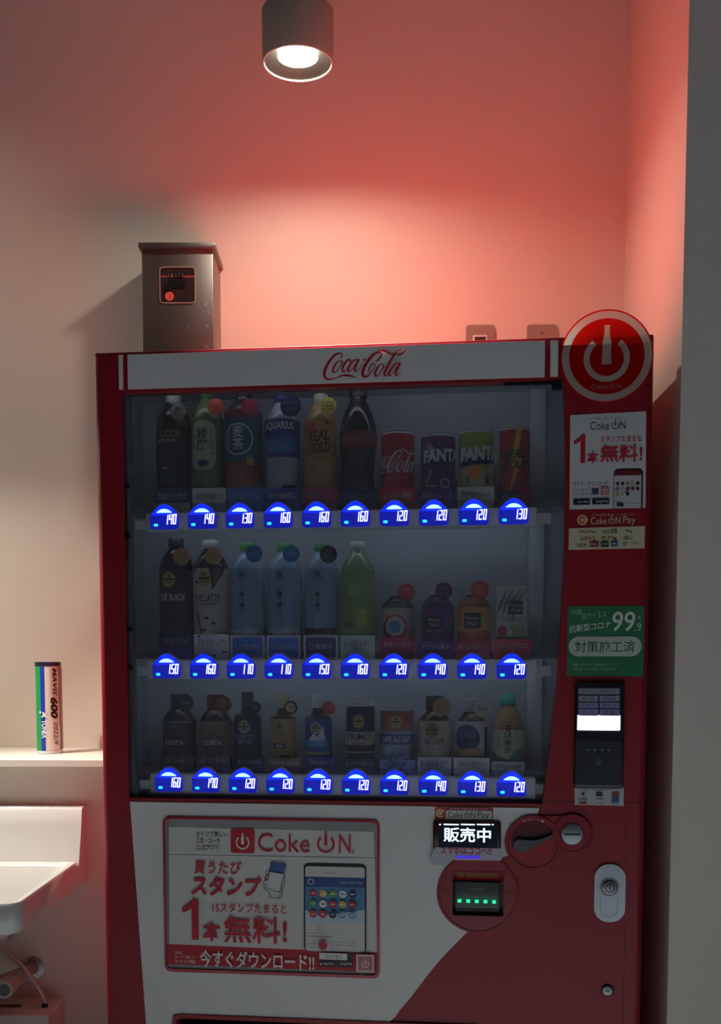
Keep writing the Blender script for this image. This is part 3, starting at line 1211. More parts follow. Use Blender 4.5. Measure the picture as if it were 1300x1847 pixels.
PAPER = mat('#c6cbca', .5, name='sticker_paper')
st = sheet('offer_sticker', [(1028, 749), (1165, 742), (1164, 916), (1027, 919)], PAPER)
g = G(-.0009)
KT = mat('#3c3440', .5)
smalltext(g, 'おトクで楽しいコカ・コーラ公式アプリ', (1064, 752, 1127, 757), KT)
coke_on(g, *MB(1064, 757, 1128, 775), KT)
smalltext(g, 'スタンプたまると', (1082, 786, 1156, 797), PRINT_RED, bold=.01)
big_one(g, *MB(1034, 784, 1055, 836), PRINT_RED)
smalltext(g, '本', (1058, 815, 1080, 836), PRINT_RED, bold=.02)
smalltext(g, '無料!', (1082, 802, 1158, 834), PRINT_RED, bold=.016)
g.build('lettering', st)
g = G(-.0009)
smalltext(g, '今すぐ、ダウンロード!', (1033, 868, 1098, 876), KT)
a, b, c, d = MB(1033, 882, 1067, 892)
g.frame(a, b, c, d, .0006, KT)
smalltext(g, 'コークオン', (1037, 884, 1058, 890), KT)
g.rect(*MB(1068, 881, 1079, 892), '#2b4450')
g.rrect(*MB(1083, 878, 1098, 893), .002, '#b06070')
g.power(*M(1090.5, 886), .005, PRINT_WHITE)
g.rrect(*MB(1033.5, 900, 1064, 911), .0012, '#16181e')
g.rrect(*MB(1067.5, 899, 1098, 910), .0012, '#16181e')
smalltext(g, 'App Store', (1041, 903, 1062, 908.5), PRINT_WHITE)
smalltext(g, 'Google Play', (1074, 902, 1096, 908), PRINT_WHITE)
g.build('download_notes', st)
g = G(-.0009)
a, b, c, d = MB(1106, 845, 1159, 917)
g.poly(rrect_pts(a, b, c, d, .008)[:12] + [(a, b), (c, b)], '#20141c')
g.rect(a + .001, d - .013, c - .003, d - .003, '#6a1828')
g.rect(a + .001, b, c - .003, d - .0125, '#c0c4c4')
for i in range(13):
    x, z = a + .007 + (i % 5) * .0088, d - .0265 - (i // 5) * .0095
    g.circ(x, z, .0033, ['#7a1e2c', '#2c2c34', '#9a8a50', '#a8a8a8', '#1c1c2c', '#5a7a8a', '#a8b0b0', '#7a1e2c'][i % 8], 14)
g.rect(a + .006, b + .003, a + .018, b + .009, '#3a2a30')
g.rect(a + .024, b + .008, a + .048, b + .0088, '#80807c')
g.build('phone_picture', st)

# pay strip
g = G(-.0003)
x, z = M(1050, 938)
g.circ(x, z, .0095, '#c8a878'); g.ring(x, z, .004, .006, PRINT_RED, 30, 320)
CRM = mat('#d8c0b8', .5)
coke_on_pay(g, *MB(1065, 930, 1146, 948), CRM)
smalltext(g, 'スマホで支払えるコカ・コーラのサービス', (1067, 926.5, 1143, 931), CRM)
g.build('pay_lettering', vm)

st = sheet('payment_sticker', [(1026, 953), (1163, 949), (1162, 989), (1025, 992)], mat('#c4c2a0', .5))
g = G(-.0009)
for s, bx, cc in (('PayPay', (1045, 956, 1075, 963), '#8a3030'), ('LINE', (1086, 956, 1099, 962), '#2c3a30'),
                  ('Pay', (1128, 955, 1141, 962), '#2c2c2c'), ('auPAY', (1046, 968, 1073, 975), '#9a5030'),
                  ('R Pay', (1086, 967, 1113, 974), '#7a2a2a'), ('d払い', (1124, 966, 1142, 974), '#5a3a2a'),
                  ('VISA', (1039, 980, 1058, 987), '#20243a'), ('iD', (1122, 978, 1130, 984), '#5a5a50'),
                  ('QUICPay', (1138, 978, 1152, 982), '#4a4a44')):
    smalltext(g, s, bx, mat(cc, .5), bold=.01)
g.rrect(*MB(1101, 955, 1112, 962), .001, '#4a6050')
smalltext(g, 'Pay', (1103, 956.5, 1110, 961), PRINT_WHITE)
for bx, cc, s in (((1063, 977, 1079, 987), '#7a2424', 'MC'), ((1083, 977, 1097, 987), '#2c2c2c', 'JCB'), ((1101, 976, 1113, 986), '#24407a', 'AMEX')):
    g.rrect(*MB(*bx), .001, cc)
    x0, y0, x1, y1 = bx
    smalltext(g, s, (x0 + 2, y0 + 3, x1 - 2, y1 - 3), PRINT_WHITE)
g.build('lettering', st)

# green sticker
bm = bmesh.new()
a, b, c, d = MB(1022.5, 1093, 1161, 1220)
plate(bm, [rrect_pts(a, b, c, d, .004)], -.0008, .0002)
st = finish('disinfection_sticker', bm, mat('#23744a', .5), vm)
g = G(-.0009)
W_ = mat('#cfd8d0', .5)
PALE = mat('#a8beb0', .5)
smalltext(g, '抗菌', (1030, 1100, 1049, 1109), PALE, skew=.06)
smalltext(g, '抗ウイルス', (1049, 1106, 1093, 1118), PALE, skew=.10)
smalltext(g, '抗新型コロナ', (1026, 1128, 1101, 1142), W_, skew=.12, bold=.015)
smalltext(g, '99', (1104, 1103, 1145, 1139), W_, bold=.01, shear=.1)
smalltext(g, '.9', (1145, 1124, 1156, 1138), W_)
smalltext(g, '%', (1149, 1111, 1155, 1117), W_)
a, b, c, d = MB(1025, 1148, 1156.5, 1184)
g.rrect(a, b, c, d, .0178, '#b4c4b8')
smalltext(g, '対策施工済', (1036, 1156, 1145, 1177), mat('#1f5a3c', .5), bold=.006)
smalltext(g, '抗菌・抗ウイルスの光触媒コーティングで', (1033, 1196, 1115, 1201), PALE)
smalltext(g, '安心してご利用いただけます', (1035, 1204, 1110, 1209), PALE)
g.build('lettering', st)

# card reader
a, b, c, d = MB(1035, 1231, 1124, 1421)
bm = bmesh.new(); box(bm, a, -.014, b, c, .0, d, bev=.004, seg=3)
cr = finish('card_reader', bm, mat('#191c22', .3, coat=.2), vm, True)
g = G(-.0142)
LIL = mat('#8f8fa6', .4)
LIL2 = mat('#8484b0', .4)
a, b, c, d = MB(1042, 1240, 1118, 1320, -.014)
g.rect(a, b, c, d, '#2a2a3c')
for x0, y0, x1, y1, m, s in ((1043, 1242, 1117, 1252, LIL, '電子マネーがご利用できます'), (1043, 1255, 1078, 1265, LIL, '商品'), (1081, 1255, 1117, 1265, LIL, '残高照会'),
                             (1043, 1267, 1078, 1277, LIL2, 'ボタン'), (1081, 1267, 1117, 1277, LIL2, 'タッチ'),
                             (1043, 1279, 1078, 1291, LIL2, 'カード'), (1081, 1279, 1117, 1291, LIL2, '支払')):
    g.rect(*MB(x0, y0, x1, y1, -.014), m)
    g.text(s, *MB(x0 + 6, y0 + 2, x1 - 6, y1 - 2, -.014), K_)
g.build('reader_table', cr)
bm = bmesh.new()
a, b, c, d = MB(1041, 1290, 1118, 1317, -.014)
box(bm, a, -.0165, b, c, -.0142, d, bev=.001)
finish('reader_light', bm, mat('#fdf4ff', .4, emit=3.2, name='reader_glow'), cr)
g = G(-.0142)
a, b, c, d = MB(1038, 1336, 1121, 1416, -.014)
g.rrect(a, b, c, d, .003, '#20242c')
for i in range(4):
    g.circ(*M(1059.5 + 13 * i, 1353, -.014), .0017, '#8a9098', 12)
g.ring(*M(1080.5, 1375, -.014), .004, .006, mat('#5a6068', .4), 20, 320)
g.ring(*M(1080.5, 1375, -.014), .001, .0024, mat('#5a6068', .4))
g.build('touch_pad', cr)

st = sheet('brand_guide_sticker', [(1036, 1419.5), (1125, 1420.5), (1124.5, 1453.5), (1036, 1451.5)], mat('#b4bab8', .5))
g = G(-.0009)
smalltext(g, '交通系 ご利用いただけるマーク', (1048, 1421.5, 1114, 1426), K_)
g.circ(*M(1051, 1431.5), .003, K_)
smalltext(g, 'Suica', (1043, 1437, 1058, 1443), K_)
g.rrect(*MB(1044, 1446, 1058, 1450), .001, '#8a2a34')
g.rrect(*MB(1074, 1428, 1086, 1436), .002, '#2c2c30')
g.rect(*MB(1073, 1440, 1088, 1441.5), '#4a4a4a')
g.rect(*MB(1074, 1448, 1088, 1449), '#8a8a8a')
for i, cc in enumerate(('#8a3a44', '#7a4a5a', '#2a5a8a', '#2a6a9a', '#7ab0c8')):
    g.rect(*MB(1103, 1429 + 4.6 * i, 1116, 1432.6 + 4.6 * i), cc)
g.build('lettering', st)

# ------------------------------------------------------------------ drinks in the display
PV = .085            # depth of the display bottles behind the front plane
CARD_V = .0475


def place(o, u, v, w):
    p = A0 + U * u + V * v
    o.location = (p.x, p.y, w)
    o.rotation_euler = (0, 0, -TH)


PROF = {
    # (radius / R, height / H): body, then the cap
    'pet': ([(.80, 0), (.93, .008), (.97, .03), (.97, .24), (.94, .255), (.97, .27), (.97, .60), (1, .63), (1, .68), (.96, .74),
             (.78, .82), (.52, .885), (.43, .905), (.42, .93), (.40, .935)], [(.43, .922), (.45, .926), (.45, .992), (.42, 1.)]),
    'square': ([(.86, 0), (.97, .008), (1, .03), (1, .70), (.98, .76), (.84, .82), (.56, .885), (.43, .905), (.42, .93)],
               [(.43, .922), (.45, .926), (.45, .992), (.42, 1.)]),
    'contour': ([(.84, 0), (.94, .01), (.97, .05), (.88, .16), (.86, .24), (.92, .36), (1, .46), (1, .60), (.96, .66), (.80, .755),
                 (.56, .835), (.44, .87), (.42, .92)], [(.45, .905), (.48, .91), (.48, .992), (.45, 1.)]),
    'short': ([(.90, 0), (.98, .012), (1, .04), (1, .60), (.97, .66), (.82, .73), (.58, .78), (.50, .80), (.50, .83)],
              [(.52, .82), (.55, .825), (.55, .985), (.52, 1.)]),
    'short_narrow': ([(.92, 0), (1, .012), (1, .68), (.96, .70), (.52, .735), (.50, .76), (.42, .80), (.42, .83)],
                     [(.43, .82), (.46, .825), (.46, .985), (.44, 1.)]),
    'bell': ([(.86, 0), (.95, .012), (1, .05), (1, .50), (.96, .58), (.80, .68), (.60, .76), (.46, .82), (.44, .86)],
             [(.46, .85), (.48, .855), (.48, .99), (.45, 1.)]),
    'can': ([(.80, 0), (.86, .006), (.99, .035), (1, .05), (1, .915), (.985, .935)],
            [(.985, .934), (.93, .955), (.92, .965), (.95, .975), (.955, .99), (.94, 1.), (.89, 1.), (.88, .985)]),
}


def drink(name, label, kind, u, base, top_px, cx_px, width_px, body, cap, lab=None, art=None, tagspec=None, row=None):
    topw = M(cx_px, top_px, PV)[1]
    H = topw - base
    R = (M(cx_px + width_px / 2, 1000, PV)[0] - M(cx_px - width_px / 2, 1000, PV)[0]) / 2
    t = thing(name, label, 'bottle' if 'bottle' in name else ('can' if 'can' in name else 'carton'), group=row)
    place(t, u, PV, base)
    bp, cpf = PROF[kind]
    bm = bmesh.new(); lathe(bm, [(r * R, z * H) for r, z in bp], 32)
    finish('body', bm, body, t, True)
    bm = bmesh.new(); lathe(bm, [(r * R, z * H) for r, z in cpf], 28)
    finish('lid' if kind == 'can' else 'cap', bm, cap, t, True)
    Rl = R * (1.0 if kind != 'pet' else .985) + .0006
    holder = t
    if lab:
        z0, z1, m = lab[:3]
        bm = bmesh.new()
        lathe(bm, [(Rl, z0 * H), (Rl, z1 * H)], 32, cap0=False, cap1=False)
        holder = finish('label', bm, m, t, True)
    if art:
        g = G(0, .0002)
        art(g, Rl + .0001, H)
        g.build('lettering', holder, bend=(Rl + .0001, Rl * .25))
    if tagspec:
        tag_disc(t, u, base, R, *tagspec)
    return t


def tag_disc(t, u, base, R, px, py, rpx, col, s='', tcol='#c8c8c0', ring=None):
    """round card hanging at the neck, in front of the bottle"""
    y = -R - .004
    tu, tw = M(px, py, PV + y)
    x, z, r = tu - u, tw - base, rpx * .00105
    bm = bmesh.new()
    plate(bm, [circ_pts(x, z, r, 28)], y, y + .0012)
    d = finish('neck_tag', bm, mat(col, .5), t)
    g = G(y - .0002)
    if ring:
        g.circ(x, z, r * .72, ring)
    if s:
        ls = s.split('/')
        n = len(ls)
        for i, q in enumerate(ls):
            hh = r * min(.5, 1.1 / n)
            zc = z + r * .62 - (i + .5) * r * 1.24 / n
            ww = r * (.62 if len(q) > 2 else .42)
            g.text(q, x - ww, zc - hh * .42, x + ww, zc + hh * .42, mat(tcol, .5))
    if ring or s:
        g.build('tag_print', d)


def emblem(g, x, z, r, m, m2):
    """eight-sided badge with a small cup and bars"""
    g.quad([(x + r * 1.02 * math.cos(math.radians(22.5 + 45 * k)) * (1 if k not in (1, 2) else .8),
             z + r * 1.15 * math.sin(math.radians(22.5 + 45 * k))) for k in range(8)], m)
    g.bottle(x, z + r * .25, z + r * .8, r * .3, m2)
    g.rect(x - r * .75, z - r * .12, x + r * .75, z + r * .14, m2)
    g.rect(x - r * .45, z - r * .5, x + r * .45, z - r * .35, m2)


def vtext(g, s, x, z_top, size, m, gap=1.05, bold=0.):
    for i, ch in enumerate(s):
        g.text(ch, x - size / 2, z_top - size * gap * i - size, x + size / 2, z_top - size * gap * i, m, bold=bold)


def c_(h, r=.4):
    return mat(h, r)


b1, b2, b3 = rows[0]['base'], rows[1]['base'], rows[2]['base']
PRW = mat('#d4d6d8', .5)
NAVY = mat('#1a2458', .4)
KK = mat('#15161a', .4)
GOLD = mat('#b89a5a', .45)


def U_(px, row):
    return M(px, 1000, PV)[0]


ROW1, ROW2, ROW3 = 'drinks on the top display shelf', 'drinks on the middle display shelf', 'drinks on the bottom display shelf'


# --- top shelf
def art(g, R, H):
    g.rect(-.9 * R, .60 * H, .6 * R, .66 * H, '#6a6458')
    for k in range(4):
        g.rect((-.7 + .3 * k) * R, .612 * H, (-.5 + .3 * k) * R, .648 * H, '#2a2824')
        g.rect((-.75 + .3 * k) * R, .555 * H, (-.52 + .3 * k) * R, .585 * H, '#8a8478')
    for k in range(5):
        g.circ((-.55 + .25 * k) * R, (.42 + .03 * (k % 3)) * H, .12 * R, '#3a3840', 12)
    g.circ(-.2 * R, .33 * H, .16 * R, '#98988e', 14, rz=.08 * R)
    g.rect(-.5 * R, .20 * H, .3 * R, .28 * H, '#34404a')


drink('tea_bottle', 'black tea bottle with a pale grey round neck tag, leftmost on the top shelf', 'square', U_(316, 1), b1, 712, 316, 60,
      c_('#26241f', .2), c_('#a8a8a0'), (.04, .66, c_('#1e1f26')), art, (321, 742, 15, '#8a8678', '茶/十六', '#2a2a30'), ROW1)


def art(g, R, H):
    g.rrect(-.75 * R, .30 * H, .75 * R, .72 * H, .6 * R, '#a8b49a')
    vtext(g, '綾鷹', -.05 * R, .66 * H, .62 * R, KK, bold=.01)
    vtext(g, 'にごり旨み', .5 * R, .64 * H, .2 * R, KK, 1.5)
    vtext(g, '緑茶急須', -.55 * R, .60 * H, .14 * R, KK, 1.6)
    g.poly([(-.35 * R, .37 * H), (0, .385 * H), (.35 * R, .37 * H), (.2 * R, .33 * H), (-.2 * R, .33 * H)], NAVY)
    g.rect(-.12 * R, .14 * H, -.08 * R, .28 * H, '#3a4a30')
    g.rect(.02 * R, .14 * H, .06 * R, .28 * H, '#3a4a30')


drink('tea_bottle', 'green tea bottle with a pale oval label and an orange neck tag', 'pet', U_(376, 1), b1, 705, 376, 60,
      c_('#5a6a3a', .2), c_('#2c4a2a'), (.02, .74, c_('#62744a')), art, (389, 734, 15, '#c8583a', '新', '#a84028', ), ROW1)


def art(g, R, H):
    g.rect(-1.3 * R, .02 * H, 1.3 * R, .36 * H, '#7a3a2a')
    g.poly([(-1.2 * R, .33 * H), (-.2 * R, .35 * H), (.5 * R, .22 * H), (.1 * R, .05 * H), (-1.2 * R, .06 * H)], '#9a5040')
    g.poly([(-1.1 * R, .14 * H), (-.4 * R, .12 * H), (-.5 * R, .04 * H), (-1.1 * R, .05 * H)], '#b09a60')
    g.rect(.35 * R, .33 * H, .75 * R, .40 * H, '#b0945a')
    g.ring(-.1 * R, .55 * H, .76 * R, .83 * R, PRW)
    vtext(g, '麦茶', -.08 * R, .665 * H, .62 * R, PRW, bold=.008)
    vtext(g, 'やかんの', -.6 * R, .62 * H, .16 * R, PRW, 1.25)
    g.rect(-1.1 * R, .735 * H, 1.1 * R, .80 * H, '#7a1c34')


drink('tea_bottle', 'barley tea bottle with a teal ringed label, crimson band and black cap', 'square', U_(441, 1), b1, 702, 441, 64,
      c_('#3a2030', .25), c_('#1a1a22'), (.03, .80, c_('#1c5a70')), art, (450, 734, 15, '#a8203c', '六条/国産', '#c86a80'), ROW1)


def art(g, R, H):
    g.text('AQUARIUS', -.95 * R, .655 * H, .85 * R, .735 * H, PRW, bold=.015)
    g.poly([(-1.2 * R, .60 * H), (1.2 * R, .62 * H), (1.2 * R, .46 * H), (-1.2 * R, .44 * H)], '#2c5a98')
    g.poly([(-1.0 * R, .58 * H), (.2 * R, .56 * H), (1.0 * R, .50 * H), (.2 * R, .47 * H), (-.8 * R, .46 * H)], '#3f78b4')
    g.rrect(.15 * R, .04 * H, 1.05 * R, .17 * H, .1 * R, '#20305c')
    g.circ(.5 * R, .125 * H, .16 * R, '#6a86b4', 14)


drink('sports_drink_bottle', 'sports drink bottle with a blue wrap label and a round navy neck tag', 'pet', U_(510, 1), b1, 713, 510, 62,
      c_('#98a2ac', .15), c_('#18285c'), (.42, .76, c_('#1c3a80')), art, (524, 732, 19, '#1a2450', '熱中症/対策', '#5a6aa0'), ROW1)


def art(g, R, H):
    g.circ(-.45 * R, .685 * H, .33 * R, '#b84038', 20)
    g.text('REAL', -.62 * R, .545 * H, .68 * R, .64 * H, KK, bold=.03, skew=.12)
    g.text('GOLD', -.62 * R, .435 * H, .72 * R, .535 * H, KK, bold=.03, skew=.12)
    g.rect(-.5 * R, .405 * H, .6 * R, .412 * H, '#5a4a30')
    g.poly([(.35 * R, .74 * H), (.62 * R, .725 * H), (.7 * R, .70 * H), (.45 * R, .72 * H)], KK)
    g.poly([(-.6 * R, .34 * H), (0, .36 * H), (-.2 * R, .06 * H), (-.7 * R, .06 * H)], '#a87848')


drink('energy_drink_bottle', 'orange-tan energy drink bottle with slanted black lettering and a yellow tag', 'pet', U_(579, 1), b1, 712, 579, 58,
      c_('#b08a50', .2), c_('#a8a890'), (.03, .76, c_('#b48850')), art, (592, 732, 15, '#c8bc5a', 'リアル/150/kcal', '#2a2a20'), ROW1)


def art(g, R, H):
    logo(g, -1.0 * R, .50 * H, 1.0 * R, .57 * H, c_('#8a6a74'))
    g.text('500ml', .3 * R, .10 * H, .8 * R, .13 * H, c_('#3a6a70'))


drink('cola_bottle', 'dark cola bottle with contoured sides, black cap and wine red label', 'contour', U_(646, 1), b1, 697, 646, 66,
      c_('#1c1014', .12), c_('#14141a'), (.46, .60, c_('#7a1028')), art, None, ROW1)


def art(g, R, H):
    logo(g, -2.2 * R, .38 * H, 1.35 * R, .72 * H, PRW)
    g.text('ORIGINAL TASTE', -.75 * R, .30 * H, .6 * R, .345 * H, c_('#c8a0a8'))


drink('drink_can', 'short crimson cola can with flowing white script', 'can', U_(717, 1), b1, 778, 717, 60, c_('#b01830', .3),
      c_('#b8b8bc', .3), None, art, None, ROW1)


def art(g, R, H):
    g.poly([(-1 * R, .50 * H), (1.2 * R, .56 * H), (1.2 * R, .72 * H), (.4 * R, .66 * H), (-1 * R, .72 * H)], NAVY)
    g.poly([(-.6 * R, .74 * H), (.1 * R, .70 * H), (-.55 * R, .84 * H)], '#9a8ab8')
    g.text('FANTA', -.85 * R, .55 * H, 1.5 * R, .73 * H, PRW, bold=.05, skew=.06)
    g.circ(.1 * R, .42 * H, .2 * R, '#4a2a6a', 14)
    g.circ(-.25 * R, .43 * H, .18 * R, '#4a2a6a', 14)
    g.stroke([(-.5 * R, .40 * H, .001), (-.3 * R, .44 * H, .002), (-.6 * R, .24 * H, .002), (0, .22 * H, .002)], c_('#b8b0c8'))
    g.ring(.45 * R, .26 * H, .2 * R, .28 * R, c_('#b8b0c8'))
    g.rect(-.9 * R, .10 * H, .9 * R, .14 * H, '#3a2a60')


drink('drink_can', 'purple grape soda can with white block lettering on navy', 'can', U_(789, 1), b1, 783, 789, 62, c_('#5c2468', .3),
      c_('#b8b8bc', .3), None, art, None, ROW1)


def art(g, R, H):
    g.rect(-1.3 * R, .04 * H, 1.3 * R, .44 * H, '#a8a878')
    g.poly([(-1 * R, .46 * H), (1.2 * R, .52 * H), (1.2 * R, .62 * H), (-1 * R, .56 * H)], NAVY)
    g.text('FANTA', -.9 * R, .53 * H, 1.5 * R, .72 * H, PRW, bold=.05, skew=.06)
    g.circ(-.05 * R, .38 * H, .42 * R, '#d8903a', 22)
    g.circ(-.05 * R, .38 * H, .26 * R, '#d87838', 18)
    g.poly([(-.6 * R, .30 * H), (-.3 * R, .34 * H), (-.4 * R, .22 * H)], '#3a6a3a')
    g.rect(.5 * R, .24 * H, .75 * R, .34 * H, '#3a4a60')


drink('drink_can', 'lime green orange soda can with white block lettering', 'can', U_(857, 1), b1, 776, 857, 64, c_('#8aa440', .3),
      c_('#b8b8bc', .3), None, art, None, ROW1)


def art(g, R, H):
    g.poly([(.1 * R, .95 * H), (.45 * R, .95 * H), (.15 * R, .55 * H), (.5 * R, .55 * H), (-.4 * R, .05 * H), (-.05 * R, .42 * H),
            (-.35 * R, .42 * H)], '#d0a040')
    g.text('REAL', -.75 * R, .54 * H, .75 * R, .66 * H, KK, bold=.03, skew=.08)
    g.text('GOLD', -.75 * R, .40 * H, .80 * R, .52 * H, KK, bold=.03, skew=.08)


drink('drink_can', 'tall red energy drink can with a yellow lightning bolt, right end of top shelf', 'can', U_(926, 1), b1, 771, 926, 56,
      c_('#a02428', .3), c_('#b8a8a0', .3), None, art, None, ROW1)


# --- middle shelf
def art(g, R, H):
    emblem(g, -.2 * R, .63 * H, .42 * R, GOLD, KK)
    g.text('THE BLACK', -.8 * R, .445 * H, .75 * R, .505 * H, PRW, bold=.01)
    for k in range(3):
        g.rect(-.6 * R, (.40 - .03 * k) * H, .5 * R, (.402 - .03 * k) * H, '#4a4a54')
    g.rect(-.9 * R, .08 * H, .8 * R, .085 * H, '#5a5a64')


drink('coffee_bottle', 'tall black coffee bottle with a gold badge and tan tag, leftmost on middle shelf', 'square', U_(318, 2), b2, 971, 318, 60,
      c_('#14141a', .2), c_('#1c1c24'), (.04, .72, c_('#17171f')), art, (327, 1004, 15.5, '#b8905a', 'コクと/香りの/ブラック', '#3a2a18'), ROW2)


def art(g, R, H):
    g.poly([(.1 * R, .76 * H), (1.1 * R, .76 * H), (1.0 * R, .70 * H), (.3 * R, .55 * H)], '#2a1a20')
    emblem(g, -.15 * R, .65 * H, .42 * R, GOLD, KK)
    g.text('THE LATTE', -.75 * R, .445 * H, .72 * R, .51 * H, KK, bold=.01)
    g.rect(-.6 * R, .42 * H, .5 * R, .428 * H, '#4a3a34')
    g.stroke([(-.55 * R, .36 * H, .004), (-.45 * R, .26 * H, .005), (-.2 * R, .12 * H, .003), (.1 * R, .10 * H, .001)], c_('#8a4030'))
    for x, z in ((0, .30), (.35, .25), (-.15, .19), (-.55, .62), (-.7, .72)):
        g.circ(x * R, z * H, .11 * R, '#2a1a18', 12, rz=.08 * R)


drink('coffee_bottle', 'white latte bottle with dark brown shoulders and a gold neck tag', 'square', U_(380, 2), b2, 975, 380, 62,
      c_('#2a1c1c', .2), c_('#a8a8a4'), (.04, .74, c_('#c2bcb0')), art, (385, 1003, 15.5, '#c09a48', '贅沢/ミルク', '#4a3010'), ROW2)


def water_art(cc, extra=None):
    def f(g, R, H):
        g.quad([(-.95 * R, .22 * H), (.95 * R, .22 * H), (.95 * R, .76 * H), (-.95 * R, .76 * H)], '#7a9ab0')
        vtext(g, '水', -.1 * R, .745 * H, .55 * R, c_('#1a2c40'), bold=.015)
        vtext(g, 'い・ろ・は', -.1 * R, .60 * H, .30 * R, c_('#20405a'), 1.05)
        g.quad([(-1.05 * R, .02 * H), (1.05 * R, .02 * H), (1.05 * R, .20 * H), (-1.05 * R, .20 * H)], '#b4bcbc')
        g.text('い・ろ・は・す', -.4 * R, .12 * H, .8 * R, .17 * H, cc)
        g.rrect(-.95 * R, .08 * H, -.55 * R, .17 * H, .05 * R, '#3a8a4a')
        if extra:
            extra(g, R, H)
    return f


drink('water_bottle', 'clear pale blue water bottle with bright blue tag, next to the white latte bottle', 'square', U_(446, 2), b2, 980, 446, 60,
      c_('#8fb0c4', .12), c_('#4a9a4a'), None, water_art(c_('#20405a')), (458, 999, 15.5, '#1a78b4', '天然水', '#8ac0e0'), ROW2)
drink('water_bottle', 'clear pale blue water bottle with bright blue tag, fourth from left on middle shelf', 'square', U_(513, 2), b2, 980, 513, 60,
      c_('#8fb0c4', .12), c_('#4a9a4a'), None, water_art(c_('#20405a')), (525, 999, 15.5, '#1a78b4', '天然水', '#8ac0e0'), ROW2)
drink('water_bottle', 'clear sparkling water bottle with a black round neck tag', 'square', U_(580, 2), b2, 980, 580, 60,
      c_('#90a6ba', .12), c_('#4a8a5a'), None, water_art(c_('#30203a'), lambda g, R, H: g.quad([(-1.05 * R, .16 * H), (1.05 * R, .16 * H), (1.05 * R, .21 * H), (-1.05 * R, .21 * H)], '#2a2430')),
      (592, 1000, 16, '#14161e', '強/炭酸', '#5a5a68'), ROW2)


def art(g, R, H):
    g.rect(-.8 * R, .08 * H, .9 * R, .70 * H, '#7a9a5a')
    for k in range(9):
        g.circ((.2 + .16 * (k % 3)) * R, (.26 + .05 * (k // 3)) * H, .15 * R, '#a8b44a', 12)
    g.poly([(-.5 * R, .50 * H), (.3 * R, .52 * H), (.1 * R, .62 * H), (-.3 * R, .60 * H)], '#98ac78')
    g.rect(-.7 * R, .22 * H, -.1 * R, .27 * H, '#3a4a34')
    g.rect(-1 * R, .02 * H, 1 * R, .12 * H, '#b8b478')


drink('tea_bottle', 'pale green tea bottle half hidden by a reflection, beside the red-ringed drink', 'pet', U_(645, 2), b2, 978, 645, 62,
      c_('#7c9468', .15), c_('#a8aca0'), (.03, .70, c_('#84a068')), art, None, ROW2)


def art(g, R, H):
    g.circ(-.1 * R, .34 * H, .82 * R, '#a8283c', 28)
    g.circ(-.08 * R, .37 * H, .60 * R, '#b8b4b0', 24)
    g.circ(-.08 * R, .36 * H, .36 * R, '#3a78b0', 20)
    g.rect(-.3 * R, .70 * H, .3 * R, .74 * H, '#6a3a3a')


drink('juice_bottle', 'small white juice bottle with a thick red ring and blue dot on its label', 'short', U_(717, 2), b2, 1054, 717, 58,
      c_('#3a463c', .25), c_('#a8a49c'), (.05, .64, c_('#b0a494')), art, (733, 1068, 15.5, '#b83440', '果実/ミックス', '#d8a0a0'), ROW2)


def art(g, R, H):
    for k in range(16):
        g.circ((-.7 + .21 * (k % 8)) * R, (.14 + .10 * (k // 8) + .02 * (k % 3)) * H, .17 * R, '#4a2a6a', 12)
    g.rect(-.62 * R, .32 * H, .28 * R, .52 * H, KK)
    g.text('Minute', -.5 * R, .43 * H, .18 * R, .48 * H, PRW)
    g.text('Maid', -.42 * R, .36 * H, .12 * R, .41 * H, PRW)
    g.rect(-.6 * R, .29 * H, .3 * R, .30 * H, '#c0b0c8')


drink('juice_bottle', 'small purple grape juice bottle with a black square on the label', 'short', U_(789, 2), b2, 1051, 789, 58,
      c_('#4a2a58', .25), c_('#b4a8b4'), (.05, .64, c_('#6a3a80')), art, (800, 1066, 15.5, '#6a2a70', 'ポリ/フェノール', '#c090c0'), ROW2)


def art(g, R, H):
    g.rect(-1.3 * R, .05 * H, 1.3 * R, .30 * H, '#c0503c')
    g.circ(.5 * R, .48 * H, .26 * R, '#8a9a3a', 18)
    g.rect(-.62 * R, .33 * H, .40 * R, .56 * H, KK)
    g.text('Minute', -.5 * R, .46 * H, .30 * R, .51 * H, PRW)
    g.text('Maid', -.4 * R, .38 * H, .2 * R, .43 * H, PRW)
    g.rect(-.6 * R, .28 * H, .4 * R, .29 * H, '#e0c0a0')


drink('juice_bottle', 'small orange fruit juice bottle with a vermilion tag and black label square', 'short', U_(856, 2), b2, 1052, 856, 60,
      c_('#8a4a30', .25), c_('#b4a8a0'), (.05, .64, c_('#c8924a')), art, (866, 1064, 16.5, '#cc4430', '疲労/改善', '#e8a090'), ROW2)

# carton
cu_, cw = U_(924, 2), .0595
ch = M(924, 1057, PV)[1] - b2
t = thing('juice_carton', 'white aloe drink carton with green leaves printed on the front', 'carton', group=ROW2)
place(t, cu_, PV, b2)
bm = bmesh.new(); box(bm, -cw / 2, -.026, 0, cw / 2, .026, ch, bev=.003)
finish('body', bm, c_('#bcc4be'), t, True)
bm = bmesh.new(); lathe(bm, [(.008, ch - .001), (.008, ch + .004), (.007, ch + .005)], 20, .012, 0)
finish('cap', bm, c_('#b8bcb8'), t, True)
g = G(-.0262)
for i in range(4):
    x = -.028 + i * .009
    g.poly([(x, ch * (.55 - .05 * i)), (x + .010, ch * .70), (x + .020 + .004 * i, ch * .97), (x + .004, ch * .74)], ('#3a6a44', '#4a7a50')[i % 2])
g.rect(-.006, ch * .56, .020, ch * .76, KK)
g.text('Minute', -.003, ch * .67, .017, ch * .72, PRW); g.text('Maid', -.001, ch * .60, .015, ch * .65, PRW)
